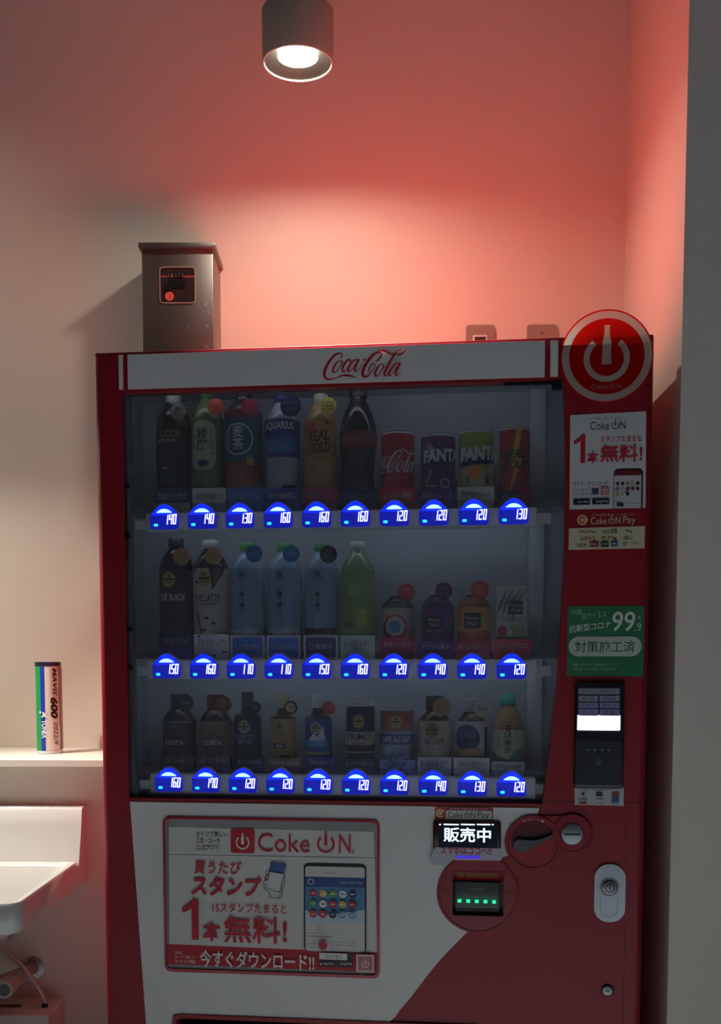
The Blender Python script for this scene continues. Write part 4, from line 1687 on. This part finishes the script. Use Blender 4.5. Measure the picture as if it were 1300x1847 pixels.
g.text('アロエ&白ぶどう', -.024, ch * .45, .027, ch * .53, KK)
g.circ(-.018, ch * .30, .009, '#a83a44', 20, rz=.011)
for i in range(7):
    g.circ(.002 + .008 * (i % 3) + .003 * (i // 3), ch * (.36 - .08 * (i // 3)), .0055, '#8aa068', 14)
g.build('lettering', t)


# --- bottom shelf
def costa(g, R, H, c1='#c8c8c8'):
    g.text('BLACK', -.6 * R, .555 * H, .2 * R, .60 * H, c_('#8a8a94'))
    g.text('COSTA', -.72 * R, .33 * H, .5 * R, .39 * H, c_(c1), bold=.03)


def art(g, R, H):
    costa(g, R, H)
    g.rect(-1.1 * R, .625 * H, 1.1 * R, .64 * H, '#8a8a90')
    g.circ(.4 * R, .17 * H, .28 * R, '#5a4a44', 20, rz=.2 * R)


drink('coffee_bottle', 'dark brown stout coffee bottle with a charcoal cap, leftmost on the bottom shelf', 'short', U_(320, 3), b3, 1251, 320, 58,
      c_('#1e1614', .25), c_('#22262c'), (.04, .65, c_('#251a1e')), art, (334, 1268, 16, '#2c343a', '無糖', '#9aa0a4'), ROW3)


def art(g, R, H):
    g.circ(.1 * R, .33 * H, .72 * R, '#4a2a26', 28)
    g.text('COSTA', -.6 * R, .335 * H, .6 * R, .40 * H, PRW, bold=.03)
    g.rect(-1.1 * R, .625 * H, 1.1 * R, .64 * H, '#a89890')
    g.text('CAFE LATTE', -.5 * R, .555 * H, .4 * R, .59 * H, c_('#3a2a24'))
    g.rect(.55 * R, .10 * H, .85 * R, .24 * H, '#7a6a64')


drink('coffee_bottle', 'mid brown stout coffee bottle with a maroon cap and tag', 'short', U_(386, 3), b3, 1253, 386, 57,
      c_('#2a1a1a', .25), c_('#4a1a24'), (.04, .65, c_('#7a6256')), art, (402, 1270, 16, '#6a3a2c', '芳醇/ラテ', '#a87a5a'), ROW3)


def art(g, R, H):
    emblem(g, -.05 * R, .56 * H, .45 * R, c_('#a8a48a'), KK)
    g.text('ヨーロピアン', -.75 * R, .42 * H, .75 * R, .46 * H, PRW)
    g.text('香る', -.55 * R, .34 * H, .5 * R, .41 * H, c_('#8aa0b8'))


drink('coffee_bottle', 'slim navy coffee bottle with a black neck tag on the bottom shelf', 'short_narrow', U_(444, 3), b3, 1248, 444, 48,
      c_('#14182a', .25), c_('#1a2030'), (.03, .66, c_('#1a2a4a')), art, (460, 1276, 11.5, '#101218', '微糖', '#9098a0'), ROW3)


def art(g, R, H):
    emblem(g, -.1 * R, .58 * H, .30 * R, c_('#8a7448'), KK)
    g.text('THE COFFEE', -.7 * R, .46 * H, .5 * R, .50 * H, c_('#4a3a24'))
    g.rrect(-.6 * R, .29 * H, .35 * R, .36 * H, .05 * R, '#3a2a24')
    g.text('微糖', -.4 * R, .30 * H, .15 * R, .35 * H, PRW)
    g.circ(.25 * R, .19 * H, .4 * R, '#5a3020', 18, rz=.12 * R)


drink('coffee_bottle', 'slim beige gold coffee bottle beside a black ring tag', 'short_narrow', U_(509, 3), b3, 1252, 509, 46,
      c_('#4a3020', .3), c_('#a09a7a'), (.03, .68, c_('#a0885c')), art, (524, 1276, 12.5, '#101014', '特選', '#3a3428', '#b0a88a'), ROW3)


def art(g, R, H):
    g.poly([(-.6 * R, .40 * H), (-.2 * R, .50 * H), (.1 * R, .44 * H), (.5 * R, .60 * H), (.7 * R, .40 * H)], PRW)
    emblem(g, -.05 * R, .565 * H, .42 * R, c_('#a8a080'), KK)
    g.rect(-.9 * R, .32 * H, .8 * R, .40 * H, '#4a86c8')
    g.rect(-1.1 * R, .22 * H, 1.1 * R, .25 * H, '#a8a088')


drink('coffee_bottle', 'slim bright blue coffee bottle with a mountain label and red tag', 'short_narrow', U_(573, 3), b3, 1252, 573, 48,
      c_('#2a1a20', .25), c_('#a4a8ac'), (.03, .68, c_('#1c4a98')), art, (593, 1277, 12.5, '#b83444', '最高', '#d88088'), ROW3)


def art(g, R, H):
    emblem(g, -.02 * R, .72 * H, .40 * R, c_('#a89a6a'), KK)
    g.rect(-1.3 * R, .37 * H, 1.3 * R, .57 * H, '#b8b0a0')
    g.text('PRIMO', -.85 * R, .45 * H, .85 * R, .555 * H, KK, bold=.02)
    g.text('BLEND', -.5 * R, .39 * H, .5 * R, .435 * H, c_('#4a3a34'))
    g.rect(-1.3 * R, .355 * H, 1.3 * R, .385 * H, '#4a1e28')
    g.rect(-1.3 * R, .27 * H, 1.3 * R, .29 * H, '#b8b4ac')


drink('coffee_can', 'navy and white coffee can with a gold badge, beside the slim blue bottle', 'can', U_(650, 3), b3, 1265, 650, 52,
      c_('#1c2244', .3), c_('#a8a8ac', .3), None, art, None, ROW3)


def art(g, R, H):
    g.rect(-1.3 * R, .62 * H, 1.3 * R, .92 * H, '#8a6a5a')
    g.rrect(-.9 * R, .64 * H, .9 * R, .90 * H, .3 * R, '#a04a40')
    emblem(g, 0, .76 * H, .36 * R, c_('#c0a860'), KK)
    g.rect(-1.3 * R, .42 * H, 1.3 * R, .57 * H, '#20408a')
    g.text('CAFE AU LAIT', -.9 * R, .45 * H, .9 * R, .54 * H, PRW, bold=.02)
    random.seed(3)
    for k in range(40):
        g.circ(random.uniform(-1.1, 1.1) * R, random.uniform(.04, .30) * H, .10 * R, ('#2a4a98', '#3a5aa0')[k % 2], 8)


drink('coffee_can', 'blue and white milk coffee can with a red badge and floral pattern', 'can', U_(717, 3), b3, 1272, 717, 60,
      c_('#a8b4c4', .3), c_('#b4b4b8', .3), None, art, None, ROW3)


def art(g, R, H):
    emblem(g, -.1 * R, .56 * H, .42 * R, c_('#8a7a48'), KK)
    g.text('THE LATTE', -.6 * R, .37 * H, .65 * R, .44 * H, c_('#4a4034'), bold=.01)
    g.text('ミルク', -.4 * R, .28 * H, .4 * R, .33 * H, c_('#6a5a4a'))
    g.quad([(-1 * R, .03 * H), (.55 * R, .03 * H), (.55 * R, .20 * H), (-1 * R, .20 * H)], '#a8a49c')


drink('coffee_bottle', 'cream latte bottle with brown shoulders and a tan tag on the bottom shelf', 'short', U_(785, 3), b3, 1255, 785, 60,
      c_('#3a2418', .25), c_('#22262a'), (.04, .68, c_('#b0a898')), art, (797, 1275, 16.5, '#a0805a', 'とろける/ラテ', '#3a2a1c'), ROW3)


def art(g, R, H):
    g.circ(-.3 * R, .47 * H, .82 * R, '#20285c', 30)
    g.text('紅茶花伝', -.75 * R, .48 * H, .25 * R, .56 * H, c_('#7a88c0'))
    g.poly([(-1.1 * R, .24 * H), (.2 * R, .20 * H), (.8 * R, .28 * H), (.5 * R, .34 * H), (-1.1 * R, .32 * H)], '#a88a6a')
    g.circ(.3 * R, .26 * H, .18 * R, '#b87850', 16)
    g.rect(.85 * R, .16 * H, 1.1 * R, .62 * H, '#1c2034')


drink('milk_tea_bottle', 'navy and white milk tea bottle with a cream round tag', 'short', U_(853, 3), b3, 1260, 853, 60,
      c_('#5a3028', .25), c_('#9a9498'), (.05, .70, c_('#a8a8b0')), art, (870, 1278, 15.5, '#c0b898', '手摘み', '#2a2820', '#b0b0a0'), ROW3)


def art(g, R, H):
    g.poly([(-1.2 * R, .05 * H), (1.2 * R, .05 * H), (1.2 * R, .26 * H), (.6 * R, .32 * H), (0, .18 * H), (-.6 * R, .22 * H), (-1.2 * R, .30 * H)], '#3a8068')
    vtext(g, '爽健美茶', 0, .62 * H, .40 * R, KK, 1.1, bold=.01)
    vtext(g, '十二種の素材', -.55 * R, .52 * H, .13 * R, KK, 1.3)
    vtext(g, '香ばしい', .45 * R, .58 * H, .12 * R, KK, 1.3)


drink('tea_bottle', 'barley tea bottle with a teal cap, at the right end of the bottom shelf', 'bell', U_(919, 3), b3, 1251, 919, 60,
      c_('#a88050', .18), c_('#1a9a8a'), (.05, .55, c_('#b8b89a')), art, None, ROW3)

# --- description cards on the rails
CARDS = [
    # row, x0, x1, y0, y1, colour, second colour, words, text colour, label words
    (0, 279, 344, 879, 914, '#242448', '#6a6a60', 'カロリーゼロ', '#8a8ab0', 'navy and grey card below the black tea bottle'),
    (0, 348, 408, 880, 914, '#8a9080', '#505a70', '急須の味わい', '#2a2a50', 'grey-green card below the green tea bottle'),
    (0, 411, 474, 879, 914, '#2a4a78', '#2a4a78', 'ノンカフェイン', '#8aa8c0', 'steel blue card below the barley tea bottle'),
    (0, 478, 542, 880, 914, '#1c3064', '#2c3a6a', '水分補給に', '#8a9ac0', 'dark blue card below the sports drink bottle'),
    (0, 549, 609, 879, 914, '#6a1c34', '#5a2040', 'コイツでリフレッシュ', '#c08090', 'wine red card below the tan energy drink bottle'),
    (0, 614, 680, 882, 914, '#141838', '#141a48', 'しゅわっと', '#5a64a0', 'near-black blue card below the dark cola bottle'),
    (0, 686, 748, 880, 908, '#8a1830', '#6a1838', 'すっきり爽快', '#d0a0a8', 'crimson card below the script cola can'),
    (0, 754, 820, 882, 908, '#3a1c58', '#2a1c58', '果実のおいしさ', '#9a90c0', 'violet card below the purple soda can'),
    (0, 824, 890, 878, 908, '#8a9078', '#707868', 'さわやかオレンジ', '#2a3050', 'pale green card below the lime soda can'),
    (0, 897, 957, 886, 912, '#281c38', '#3a2040', '元気ハツラツ', '#8080a0', 'dark plum card below the tall red energy can'),
    (1, 284, 346, 1142, 1176, '#1c1c3c', '#24246a', 'コク深いブラック', '#7a7a98', 'midnight card below the black coffee bottle'),
    (1, 348, 411, 1144, 1176, '#a0a0a4', '#a0a0a4', 'ミルクたっぷり', '#2a2a30', 'white speckled card below the white latte bottle'),
    (1, 414, 476, 1146, 1176, '#1c4a88', '#9ab0c0', '天然水使用', '#8ab0d8', 'white-edged blue card below the left water bottle'),
    (1, 480, 541, 1146, 1176, '#1c4a88', '#9ab0c0', '日本の天然水', '#8ab0d8', 'white-edged blue card below the right still water bottle'),
    (1, 547, 609, 1146, 1176, '#20244c', '#a0a8b8', '炭酸水', '#9aa0c0', 'white-edged navy card below the sparkling water bottle'),
    (1, 614, 676, 1146, 1176, '#8a9488', '#8a9488', 'さっぱりレモン', '#2a3a3a', 'grey-green card below the pale green tea bottle'),
    (1, 686, 748, 1150, 1176, '#7a1c3c', '#6a2048', '果実ミックス', '#c890a0', 'dark pink card below the red-ringed juice bottle'),
    (1, 752, 818, 1156, 1176, '#4a1c58', '#3a2068', 'ぶどうの恵み', '#b090c0', 'purple card below the grape juice bottle'),
    (1, 822, 885, 1156, 1176, '#8a2440', '#8a2440', 'おいしいビタミン', '#d8a0a0', 'rose card below the orange fruit juice bottle'),
    (1, 891, 960, 1153, 1176, '#8a1838', '#8a1838', 'つぶつぶアロエ', '#d890a0', 'wide crimson card below the aloe drink carton'),
    (2, 285, 346, 1362, 1392, '#241a24', '#2a2038', '豆の香り', '#6a6070', 'dark brown card below the leftmost stout coffee bottle'),
    (2, 352, 412, 1362, 1392, '#2c1c28', '#30204a', 'まろやか', '#8a7a90', 'brown violet card below the mid brown coffee bottle'),
    (2, 418, 474, 1366, 1392, '#1a2038', '#1c2450', '香りの微糖', '#6a7490', 'navy card below the slim navy coffee bottle'),
    (2, 484, 542, 1368, 1392, '#5a4a48', '#3a2848', '特選素材', '#a09080', 'taupe card below the slim beige coffee bottle'),
    (2, 552, 606, 1366, 1392, '#1c2a6a', '#1c2a6a', '最高峰の豆', '#7a90c0', 'royal blue card below the bright blue coffee bottle'),
    (2, 616, 680, 1368, 1392, '#24264a', '#2a2a5a', 'スッキリ飲める', '#8a8aa8', 'indigo card below the navy and white coffee can'),
    (2, 686, 750, 1370, 1394, '#5a6a90', '#3a4a88', 'ミルクのやさしさ', '#20305a', 'slate blue card below the floral milk coffee can'),
    (2, 754, 816, 1366, 1394, '#8a8a90', '#7a7aa0', 'とろけるラテ', '#2a2a48', 'light grey card below the cream latte bottle'),
    (2, 820, 886, 1367, 1394, '#9a9a9c', '#8a8a98', 'こだわりミルクティー', '#3a3a48', 'off-white card below the milk tea bottle'),
    (2, 890, 950, 1374, 1394, '#9aa8a8', '#5a7a98', '香ばしいお茶', '#2a4a5a', 'pale teal card below the teal-capped tea bottle'),
]
def card_ink(h):
    return '#' + ''.join('%02x' % min(225, int(int(h[i:i + 2], 16) * 1.55)) for i in (1, 3, 5))


for r, x0, x1, y0, y1, c1, c2, words, tc, lb in CARDS:
    c1, c2, tc = card_ink(c1), card_ink(c2), (card_ink(tc) if int(tc[1:3], 16) > 0x50 else tc)
    ua, ub = M(x0, 1000, CARD_V)[0], M(x1, 1000, CARD_V)[0]
    w1 = M((x0 + x1) / 2, y0, CARD_V)[1]
    w0 = rows[r]['z1'] + .0004
    t = thing('flavour_card', lb.replace(' card', ' flavour card') + (' on the top shelf', ' on the middle shelf', ' on the bottom shelf')[r] if len(lb.split()) < 9 else lb.replace(' card', ' flavour card'), 'card', group='flavour cards on the rails')
    place(t, (ua + ub) / 2, CARD_V, w0)
    hw, h = (ub - ua) / 2, w1 - w0
    bm = bmesh.new(); box(bm, -hw, 0, 0, hw, .0012, h)
    box_m = c_(c2 if 'edged' in lb else c1)
    finish('card_sheet', bm, box_m, t)
    g = G(-.0001)
    if 'edged' in lb:
        g.rrect(-hw + .004, .004, hw - .004, h - .004, .003, c1)
        g.ring(-hw + .014, h * .55, .004, .005, c_(tc))
        g.text(words, -hw * .35, h * .42, hw * .75, h * .66, c_(tc))
    else:
        g.rect(-hw, 0, hw, h * .42, c2)
        g.text(words, -hw * .8, h * .55, hw * .8, h * .82, c_(tc))
        if 'speckled' in lb:
            for k in range(7):
                g.circ(random.uniform(-.9, .9) * hw, random.choice((.15, .3, .92)) * h, .0022, '#2a1c18', 10)
    g.build('lettering', t)
# small red price flag at the right end of the top rail
a, b, c, d = MB(937, 873, 962, 898, CARD_V - .003)
bm = bmesh.new(); box(bm, 0, 0, 0, c - a, .001, d - b)
o = finish('price_flag', bm, c_('#8a1838'))
place(o, a, CARD_V - .003, b - .004)
tag(o, 'small crimson flag standing beside the tall red energy can on the top rail', 'flag')

# ------------------------------------------------------------------ meter box on the wall
mb = thing('meter_box', 'stainless steel meter box with a dark window on the wall above the vending machine', 'meter box', (-.5, 2.60, 1.83), 0)
bw, bt = .162, 2.170 - 1.83
bm = bmesh.new(); box(bm, 0, 0, 0, bw, .141, bt, bev=.002)
CREAM = mat('#8c8480', .40, 1.0, bump=.05, name='stainless_steel')
finish('case', bm, CREAM, mb, True)
bm = bmesh.new(); box(bm, -.005, -.012, bt - .001, bw + .007, .142, bt + .0105, bev=.001)
finish('lid', bm, CREAM, mb, True)


def BX(px, py):
    a, c = (px - 652) / 2000, (1348 - py) / 2000
    k = 2.598 / (cp + c * sp)
    return a * k + .5, 1.24 + (-sp + c * cp) * k - 1.83


a, b = BX(288, 547); c, d = BX(352, 481)
bm = bmesh.new()
plate(bm, [rrect_pts(a, b, c, d, .009), rrect_pts(a + .002, b + .002, c - .002, d - .002, .007)], -.003, .0005)
wf = finish('window_frame', bm, mat('#8a827a', .35), mb)
bm = bmesh.new(); plate(bm, [rrect_pts(a + .001, b + .001, c - .001, d - .001, .008)], -.0008, .0002)
wn = finish('meter_window', bm, mat('#2a2224', .15, coat=.4), mb)
g = G(-.0010)
x0, z0 = BX(290, 500); x1, z1 = BX(350, 497); g.rect(x0, z0, x1, z1, '#8a3a38')
for i in range(5):
    x, z = BX(304 + 6.4 * i, 497); g.rect(x - .0032, z - .006, x + .0032, z + .006, BLACK)
    g.text('01473'[i], x - .0018, z - .004, x + .0018, z + .004, mat('#6a5a58', .5))
x0, z0 = BX(304, 519); x1, z1 = BX(336, 507); g.rect(x0, z0, x1, z1, BLACK)
x0, z0 = BX(296, 523); x1, z1 = BX(312, 515); g.rect(x0, z0, x1, z1, BLACK)
x, z = BX(306, 535); g.circ(x, z, .010, '#c05848'); g.text('2', x - .003, z - .005, x + .003, z + .005, mat('#6a2420', .5))
g.build('dial_print', wn)
random.seed(5)
g = G(-.0003)
for px, py, n in ((372, 546, 1), (378, 564, 1), (373, 588, 1), (340, 590, 1), (372, 625, 1), (370, 550, 1)):
    x, z = BX(px, py)
    g.stroke([(x - .004, z + .003, .0006), (x, z, .0009), (x + .004, z - .003, .0005)], mat('#d8ccc4', .5), 3)
g.build('scratches', mb)

# ------------------------------------------------------------------ socket plates on the back wall


def plate_thing(name, label, px0, px1, py0, socket):
    yy = lambda x: wall_y(x) - .0005
    def P(px, py):
        a, c = (px - 652) / 2000, (1348 - py) / 2000
        x = a * 2.7
        k = yy(x) / (cp + c * sp)
        return a * k, 1.24 + (-sp + c * cp) * k
    x0, z1 = P(px0, py0); x1, _ = P(px1, py0)
    w = x1 - x0
    t = thing(name, label, 'wall plate', ((x0 + x1) / 2, yy((x0 + x1) / 2), z1 - .12), math.atan(-.0357))
    bm = bmesh.new(); plate(bm, [rrect_pts(-w / 2, 0, w / 2, .12, .006)], -.006, .0)
    finish('cover_plate', bm, mat('#a89c90', .4, .3, name='plate_metal'), t)
    if socket:
        bm = bmesh.new(); box(bm, -.017, -.009, .045, .017, -.006, .097, bev=.001)
        s_ = finish('socket_insert', bm, mat('#d8d4cc', .4), t, True)
        g = G(-.0091)
        g.rect(-.013, .082, .013, .092, '#3a2c2c')
        for x in (-.006, .004):
            g.rect(x, .060, x + .002, .068, BLACK)
        g.build('socket_slots', s_)
    else:
        for z in (.02, .10):
            bm = bmesh.new(); disc_bm(bm, 0, z, .0035, -.0072, -.006, .0008, 14)
            finish('screw', bm, STEEL, t)


plate_thing('socket_plate', 'grey metal wall plate with a white socket, showing just above the vending machine', 840, 891, 588, True)
plate_thing('blank_plate', 'plain grey metal wall plate, right of the socket plate above the vending machine', 950, 1003, 587, False)

# ------------------------------------------------------------------ shuttlecock tube on the ledge
tx, ty = -.7305, 2.590
R, H = .0290, .2130
tb = thing('shuttlecock_tube', 'upright shuttlecock tube with green and blue stripes standing on the ledge shelf', 'tube', (tx, ty, 1.0222), math.radians(16))
bm = bmesh.new(); lathe(bm, [(R, .004), (R, H - .006)], 48, cap0=False, cap1=False)
finish('cardboard_tube', bm, mat('#cfc0b4', .5), tb, True)
bm = bmesh.new(); lathe(bm, [(R + .0008, H - .010), (R + .0008, H - .001), (R - .002, H)], 48)
finish('lid', bm, mat('#20223a', .35), tb, True)
bm = bmesh.new(); lathe(bm, [(R - .001, 0), (R + .0008, .001), (R + .0008, .007)], 48, cap1=False)
finish('base_cap', bm, mat('#c8ccd0', .35), tb, True)
g = G(0, .00015)
RL = R + .0001
g.rect(-2.0 * R, .007, -1.40 * R, H - .011, '#d8dcd4')
g.rect(-1.40 * R, .007, -.60 * R, H - .011, '#1c8a4c')
g.rect(-.66 * R, .007, -.30 * R, H - .011, '#10339a')
g.text('YONEX', -.62 * R, H * .17, -.15 * R, H * .37, PRW, bold=.03, rot=-90)
g.circ(-.72 * R, H * .455, .09 * R, PRW, 12)
g.stroke([(-.62 * R, H * .40, .002), (-.40 * R, H * .42, .004), (-.16 * R, H * .455, .002)], PRW)
g.stroke([(-.16 * R, H * .39, .002), (-.42 * R, H * .44, .004), (-.50 * R, H * .455, .002)], PRW)
TK = mat('#2a1c20', .5)
g.text('MAVIS', .30 * R, H * .635, .68 * R, H * .93, TK, bold=.02, rot=-90, shear=.2)
g.text('600', .12 * R, H * .385, .74 * R, H * .615, BLACK, bold=.05, rot=-90, shear=.15)
g.text('2022/9', .34 * R, H * .10, .70 * R, H * .35, TK, rot=-90, shear=.1)
g.rect(.18 * R, H * .64, .21 * R, H * .93, '#7a6a60')
g.poly([(.95 * R, .01), (1.7 * R, .01), (1.7 * R, H * .94), (.85 * R, H * .94), (.95 * R, H * .75), (.82 * R, H * .62), (1.0 * R, H * .45), (.88 * R, H * .38), (1.05 * R, H * .25)], '#8a7468')
g.build('lettering', tb, bend=(RL, R * .2))

# ------------------------------------------------------------------ wash basin
sk = thing('wash_basin', 'white ceramic wash basin with a raised back, mounted below the ledge', 'basin', (-.93, 2.455, .66), 0)
hx = .318
y_front = -.505
zr = .805 - .66
zb = .752 - .66


def loop(x0, y0, x1, y1, r, z, n=5):
    return [(x, y, z) for x, y in rrect_pts(x0, y0, x1, y1, r, n)]


def skin(bm, loops_):
    rs = [[bm.verts.new(p) for p in lp] for lp in loops_]
    for a, b in zip(rs, rs[1:]):
        n = len(a)
        for k in range(n):
            bm.faces.new((a[k], a[(k + 1) % n], b[(k + 1) % n], b[k]))
    return rs


bm = bmesh.new()
yb = -.105
# outside from the bowl's belly up over the rim and down into the bowl
L_ = [loop(-.14, y_front + .16, .14, -.10, .08, .0), loop(-.22, y_front + .09, .22, -.05, .09, .028), loop(-.27, y_front + .04, .27, -.03, .06, zb - .018),
      loop(-hx + .004, y_front + .004, hx - .004, -.012, .030, zb - .004), loop(-hx, y_front, hx, -.010, .028, zb + .004),
      loop(-hx, y_front, hx, -.010, .028, zr - .006), loop(-hx + .004, y_front + .004, hx - .004, -.014, .026, zr),
      loop(-hx + .014, y_front + .014, hx - .014, yb + .010, .024, zr), loop(-hx + .022, y_front + .022, hx - .022, yb, .024, zr - .008),
      loop(-hx + .035, y_front + .045, hx - .035, yb - .008, .05, zr - .06), loop(-hx + .07, y_front + .10, hx - .07, yb - .03, .08, zr - .108),
      loop(-.14, y_front + .18, .14, yb - .07, .06, zr - .122)]
rs = skin(bm, L_)
bm.faces.new(rs[0][::-1]); bm.faces.new(rs[-1])
bmesh.ops.recalc_face_normals(bm, faces=bm.faces[:])
finish('bowl', bm, CERAMIC, sk, True)
bm = bmesh.new()
prof = [(-.0, .092), (-.0, .252), (-.004, .2585), (-.050, .2585), (-.056, .252), (-.062, .22), (-.085, .150), (-.100, .120), (-.100, .092)]
va = [bm.verts.new((-hx - .002, y - .0005, z)) for y, z in prof]
vb = [bm.verts.new((hx + .002, y - .0005, z)) for y, z in prof]
n = len(prof)
for k in range(n):
    bm.faces.new((va[k], va[(k + 1) % n], vb[(k + 1) % n], vb[k]))
bm.faces.new(va[::-1]); bm.faces.new(vb)
bmesh.ops.recalc_face_normals(bm, faces=bm.faces[:])
bmesh.ops.triangulate(bm, faces=[f for f in bm.faces if len(f.verts) > 4])
finish('back_upstand', bm, CERAMIC, sk, True)
bm = bmesh.new(); lathe(bm, [(.022, zr - .1225), (.020, zr - .1195), (.004, zr - .1205)], 24, 0, -.29, cap0=False)
finish('drain', bm, STEEL, sk, True)

# water heater box, trap, hose and valve below the basin
WH = mat('#c9c2b8', .45, name='heater_paint')
wh = thing('water_heater', 'small cream water heater box on the wall under the basin', 'water heater', (-.80, 2.445, .20), 0)
bm = bmesh.new(); box(bm, -.115, -.125, 0, .132, 0, .283, bev=.006, seg=3)
finish('case', bm, WH, wh, True)
bm = bmesh.new(); box(bm, -.108, -.131, .02, .062, -.125, .262, bev=.003)
finish('front_cover', bm, mat('#aaa8a2', .4), wh, True)
bm = bmesh.new(); box(bm, -.110, -.075, .283, .055, -.065, .287)
finish('top_seam', bm, mat('#5a504c', .5), wh)
bm = bmesh.new(); lathe(bm, [(.007, .283), (.007, .290), (.004, .292)], 16, .1075, -.072)
finish('pipe_grommet', bm, DARK, wh, True)

tp = thing('drain_trap', 'curved drain pipe with a round wall flange under the basin', 'pipe', (-.80, 2.452, .55), 0)
CHR = mat('#a8a29c', .25, .7, name='pipe_metal')
bm = bmesh.new()
tube(bm, crom([(-.06, -.26, .112), (-.06, -.26, .03), (-.052, -.235, -.012), (-.03, -.20, -.022), (.0, -.17, -.010), (.022, -.12, .0), (.048, -.06, .0), (.062, -.01, .0)], 6), .014, 16)
finish('pipe', bm, CHR, tp, True)
bm = bmesh.new(); tube(bm, [(.056, -.192, .005), (.056, -.165, .005), (.054, -.130, .002)], [.0185, .0185, .016], 24)
tube(bm, crom([(.054, -.140, .002), (.055, -.11, -.002), (.052, -.07, -.004), (.040, -.05, 0)], 5), .013, 16)
finish('cleanout_pipe', bm, mat('#b4aca4', .35), tp, True)
bm = bmesh.new(); tube(bm, [(.056, -.1935, .005), (.056, -.1915, .005)], .0130, 24)
finish('cleanout_cap', bm, mat('#5a5250', .4), tp, True)
bm = bmesh.new()
tube(bm, [(.063, -.012, 0), (.063, -.0045, 0)], .026, 28)
finish('wall_flange', bm, CHR, tp, True)
bm = bmesh.new(); tube(bm, [(-.012, -.182, -.017), (.012, -.150, -.006)], .022, 20)
finish('union_nut', bm, mat('#8a8480', .3, .7), tp, True)

hs = bpy.data.curves  # (flexible hose is meshed below)
bm = bmesh.new()
tube(bm, crom([(-.84, 2.37, .660), (-.786, 2.37, .620), (-.753, 2.37, .590), (-.725, 2.37, .556), (-.704, 2.371, .526), (-.6925, 2.373, .496), (-.6925, 2.373, .4925)], 8), .0050, 12)
o = finish('flexible_hose', bm, mat('#b8aca4', .35, .3), None, True)
tag(o, 'thin flexible hose curving down from the basin to the cream heater box', 'hose')
vv = thing('stop_valve', 'red handled stop valve at the left edge under the basin', 'valve', (-.800, 2.30, .40), 0)
bm = bmesh.new(); tube(bm, [(-.014, 0, .085), (.006, 0, .085)], .012, 16)
finish('handle', bm, mat('#a8201c', .4), vv, True)
bm = bmesh.new(); tube(bm, [(-.014, 0, -.03), (-.014, 0, .085)], .009, 16)
tube(bm, [(-.014, 0, -.02), (-.014, .016, -.02)], .009, 16)
finish('valve_body', bm, mat('#9a2a24', .35), vv, True)
